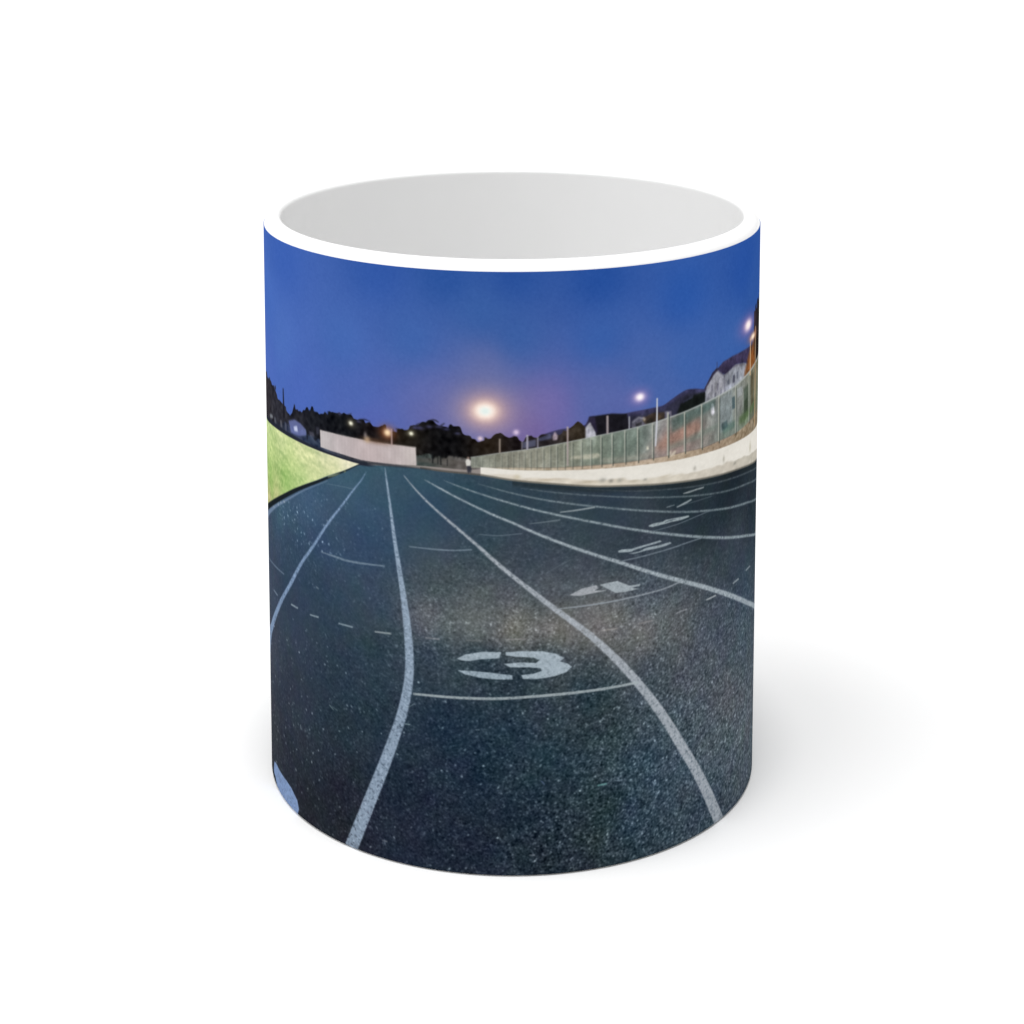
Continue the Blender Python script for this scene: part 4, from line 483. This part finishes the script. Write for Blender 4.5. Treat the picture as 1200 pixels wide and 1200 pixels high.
def ceramic():
    m, nt, b = new_mat('white_glazed_ceramic')
    tc = nt.nodes.new('ShaderNodeTexCoord')
    n = nt.nodes.new('ShaderNodeTexNoise'); n.inputs['Scale'].default_value = 60; n.inputs['Detail'].default_value = 3
    r = nt.nodes.new('ShaderNodeValToRGB')
    r.color_ramp.elements[0].color = (0.850, 0.850, 0.850, 1); r.color_ramp.elements[1].color = (0.870, 0.870, 0.868, 1)
    nt.links.new(tc.outputs['Object'], n.inputs['Vector']); nt.links.new(n.outputs['Fac'], r.inputs['Fac'])
    nt.links.new(r.outputs['Color'], b.inputs['Base Color'])
    b.inputs['Roughness'].default_value = .22; b.inputs['Specular IOR Level'].default_value = .4
    bp = nt.nodes.new('ShaderNodeBump'); bp.inputs['Strength'].default_value = .02; bp.inputs['Distance'].default_value = .0004
    n2 = nt.nodes.new('ShaderNodeTexNoise'); n2.inputs['Scale'].default_value = 45
    nt.links.new(tc.outputs['Object'], n2.inputs['Vector']); nt.links.new(n2.outputs['Fac'], bp.inputs['Height'])
    nt.links.new(bp.outputs['Normal'], b.inputs['Normal'])
    return m

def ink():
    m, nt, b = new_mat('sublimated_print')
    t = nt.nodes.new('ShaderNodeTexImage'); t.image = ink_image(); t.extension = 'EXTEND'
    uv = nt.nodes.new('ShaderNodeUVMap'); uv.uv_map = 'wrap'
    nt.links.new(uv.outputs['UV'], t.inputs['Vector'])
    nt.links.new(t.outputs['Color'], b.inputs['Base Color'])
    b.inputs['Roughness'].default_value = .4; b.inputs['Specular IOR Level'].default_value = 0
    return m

def table():
    m, nt, b = new_mat('matte_white_table')
    tc = nt.nodes.new('ShaderNodeTexCoord')
    n = nt.nodes.new('ShaderNodeTexNoise'); n.inputs['Scale'].default_value = 25; n.inputs['Detail'].default_value = 4
    r = nt.nodes.new('ShaderNodeValToRGB')
    r.color_ramp.elements[0].color = (.835, .835, .835, 1); r.color_ramp.elements[1].color = (.85, .85, .85, 1)
    nt.links.new(tc.outputs['Object'], n.inputs['Vector']); nt.links.new(n.outputs['Fac'], r.inputs['Fac'])
    nt.links.new(r.outputs['Color'], b.inputs['Base Color'])
    b.inputs['Roughness'].default_value = .9; b.inputs['Specular IOR Level'].default_value = .1
    return m

M_CER, M_INK, M_TAB = ceramic(), ink(), table()

# ---------------------------------------------------------------------
#  geometry
# ---------------------------------------------------------------------
def link_mesh(name, bm, mat, parent=None, smooth=True):
    me = bpy.data.meshes.new(name); bm.normal_update(); bm.to_mesh(me); bm.free()
    for p in me.polygons: p.use_smooth = smooth
    me.materials.append(mat)
    o = bpy.data.objects.new(name, me); COL.objects.link(o)
    if parent: o.parent = parent
    return o

def arc(cx, cz, r, a0, a1, n):
    return [(cx + r * math.cos(math.radians(a0 + (a1 - a0) * i / n)), cz + r * math.sin(math.radians(a0 + (a1 - a0) * i / n))) for i in range(n + 1)]

RB = R - .06                                   # ceramic wall just under the print
prof = [(0, 1.6), (20, 1.6), (34.5, 1.6), (35.6, 1.2), (36.2, .3)] + arc(37.0, .5, .5, 200, 270, 4)
prof += arc(RB - .7, .7, .7, 270, 360, 6)
prof += [(RB, z) for z in (4, 15, 30, 45, 60, 75, 88, 92.6, 93.3)]
RI, RO, HT_RIM = 38.2, 38.95, 95.15             # soft rounded rim
prof += [(RO + (RB - RO) * math.cos(math.radians(a)), 93.5 + (HT_RIM - 93.5) * math.sin(math.radians(a))) for a in range(0, 91, 9)]
prof += [(RO + (RI - RO) * math.sin(math.radians(a)), HT_RIM - .75 + .75 * math.cos(math.radians(a))) for a in range(9, 91, 9)]
prof += [(RI, z) for z in (94, 92, 90, 80, 60, 40, 20, 14)]
prof += arc(RI - 7, 12, 7, 0, -90, 8)
prof += [(18, 5), (0, 5)]

def lathe(profile, n=256):
    bm = bmesh.new(); rings = []
    for r, z in profile:
        if r < 1e-6: rings.append([bm.verts.new((0, 0, z * MM))])
        else: rings.append([bm.verts.new((r * MM * math.sin(2 * math.pi * i / n), -r * MM * math.cos(2 * math.pi * i / n), z * MM)) for i in range(n)])
    for a, b in zip(rings, rings[1:]):
        for i in range(n):
            j = (i + 1) % n
            if len(a) == 1: bm.faces.new((a[0], b[j], b[i]))
            elif len(b) == 1: bm.faces.new((a[i], a[j], b[0]))
            else: bm.faces.new((a[i], a[j], b[j], b[i]))
    bmesh.ops.recalc_face_normals(bm, faces=bm.faces)
    return bm

mug = bpy.data.objects.new('mug', None); COL.objects.link(mug)
mug.empty_display_size = .03
mug['label'] = 'white ceramic mug wrapped in a dusk photo of a running track, on a white table'
mug['category'] = 'mug'
link_mesh('body', lathe(prof), M_CER, mug)

# the print: a thin skin over the wall, stopping beside the handle
bm = bmesh.new(); uvl = bm.loops.layers.uv.new('wrap')
NU, zs = 300, [.55, 1.2, 10, 20, 30, 40, 50, 60, 70, 80, 88, 92, 93.3, 93.62, PRINT_TOP]
TH = PRINT_HALF / R
def skin(r, z, i):
    th = -TH + 2 * TH * i / NU
    return (r * MM * math.sin(th), -r * MM * math.cos(th), z * MM)
low = [(R - .28, .1), (R - .09, .28)]
rows = [(r, z) for r, z in low] + [(R, z) for z in zs] + [(R - .07, PRINT_TOP + .01)]
grid = [[bm.verts.new(skin(r, z, i)) for i in range(NU + 1)] for r, z in rows]
for j in range(len(rows) - 1):
    for i in range(NU):
        f = bm.faces.new((grid[j][i], grid[j][i + 1], grid[j + 1][i + 1], grid[j + 1][i]))
        for lp, (a, b) in zip(f.loops, ((i, j), (i + 1, j), (i + 1, j + 1), (i, j + 1))):
            lp[uvl].uv = (a / NU, min(rows[b][1], PRINT_TOP) / PRINT_TOP)
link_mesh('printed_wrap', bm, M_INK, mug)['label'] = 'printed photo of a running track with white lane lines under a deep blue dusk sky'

# handle on the far side
def handle():
    bm = bmesh.new(); path = []
    for k in range(41):
        a = math.radians(90 - 180 * k / 40)
        path.append((RB - 2.2 + 30 * max(0, math.cos(a)) ** .62, 47 + 27 * math.copysign(abs(math.sin(a)) ** .8, math.sin(a))))
    rings = []
    for k, (y, z) in enumerate(path):
        y0, z0 = path[max(k - 1, 0)]; y1, z1 = path[min(k + 1, len(path) - 1)]
        L = math.hypot(y1 - y0, z1 - z0); ty, tz = (y1 - y0) / L, (z1 - z0) / L
        ny, nz = -tz, ty
        rings.append([bm.verts.new((5.6 * math.cos(t) * MM, (y + 4.0 * math.sin(t) * ny) * MM, (z + 4.0 * math.sin(t) * nz) * MM)) for t in [2 * math.pi * q / 20 for q in range(20)]])
    for a, b in zip(rings, rings[1:]):
        for q in range(20): bm.faces.new((a[q], a[(q + 1) % 20], b[(q + 1) % 20], b[q]))
    bm.faces.new(rings[0]); bm.faces.new(rings[-1])
    bmesh.ops.recalc_face_normals(bm, faces=bm.faces)
    return bm
link_mesh('handle', handle(), M_CER, mug)

# table top
bm = bmesh.new()
v = [bm.verts.new((x, y, z)) for z in (0, -.03) for x, y in ((-7, -7), (7, -7), (7, 12), (-7, 12))]
bm.faces.new(v[0:4]); bm.faces.new(v[7:3:-1])
for i in range(4): bm.faces.new((v[i + 4], v[4 + (i + 1) % 4], v[(i + 1) % 4], v[i]))
bmesh.ops.recalc_face_normals(bm, faces=bm.faces)
tb = link_mesh('table_top', bm, M_TAB, None, False)
tb['kind'] = 'structure'; tb['label'] = 'seamless matte white table top under the mug'

# ---------------------------------------------------------------------
#  light: a big soft lamp from the upper left, an added overhead fill, even white world
# ---------------------------------------------------------------------
w = bpy.data.worlds.new('World'); scene.world = w; w.use_nodes = True
bg = w.node_tree.nodes['Background']
bg.inputs['Color'].default_value = (1, 1, 1, 1); bg.inputs['Strength'].default_value = .70

def lamp(name, loc, size, watts):
    l = bpy.data.lights.new(name, 'AREA'); l.shape = 'DISK'; l.size = size; l.energy = watts
    o = bpy.data.objects.new(name, l); COL.objects.link(o); o.location = loc
    import mathutils
    d = mathutils.Vector((0, 0, .04)) - o.location
    o.rotation_euler = d.to_track_quat('-Z', 'Y').to_euler()
    return o
lamp('side_softbox', (-2.45, -.95, 4.2), 3.9, 113)
lamp('overhead_fill', (.1, -.9, 8.0), 2.0, 300)  # added fill from above: whitens the table, thins the shadow beside the mug

# ---------------------------------------------------------------------
#  camera
# ---------------------------------------------------------------------
cam = bpy.data.cameras.new('Camera'); co = bpy.data.objects.new('Camera', cam); COL.objects.link(co)
co.location = (0, -.328229, .158897)
co.rotation_euler = (math.radians(90 - 7.2326), 0, 0)
cam.sensor_width = 36; cam.lens = 2354.346 / 1200 * 36
cam.shift_y = -510.075 / 1200
cam.clip_start = .01; cam.clip_end = 100
scene.camera = co

scene.render.resolution_x = scene.render.resolution_y = 1024
vs = scene.view_settings
vs.view_transform = 'Standard'; vs.look = 'None'; vs.gamma = 1; vs.exposure = 0; vs.use_curve_mapping = False
scene.display_settings.display_device = 'sRGB'
scene.cycles.max_bounces = 12; scene.cycles.diffuse_bounces = 8
scene.cycles.use_denoising = True
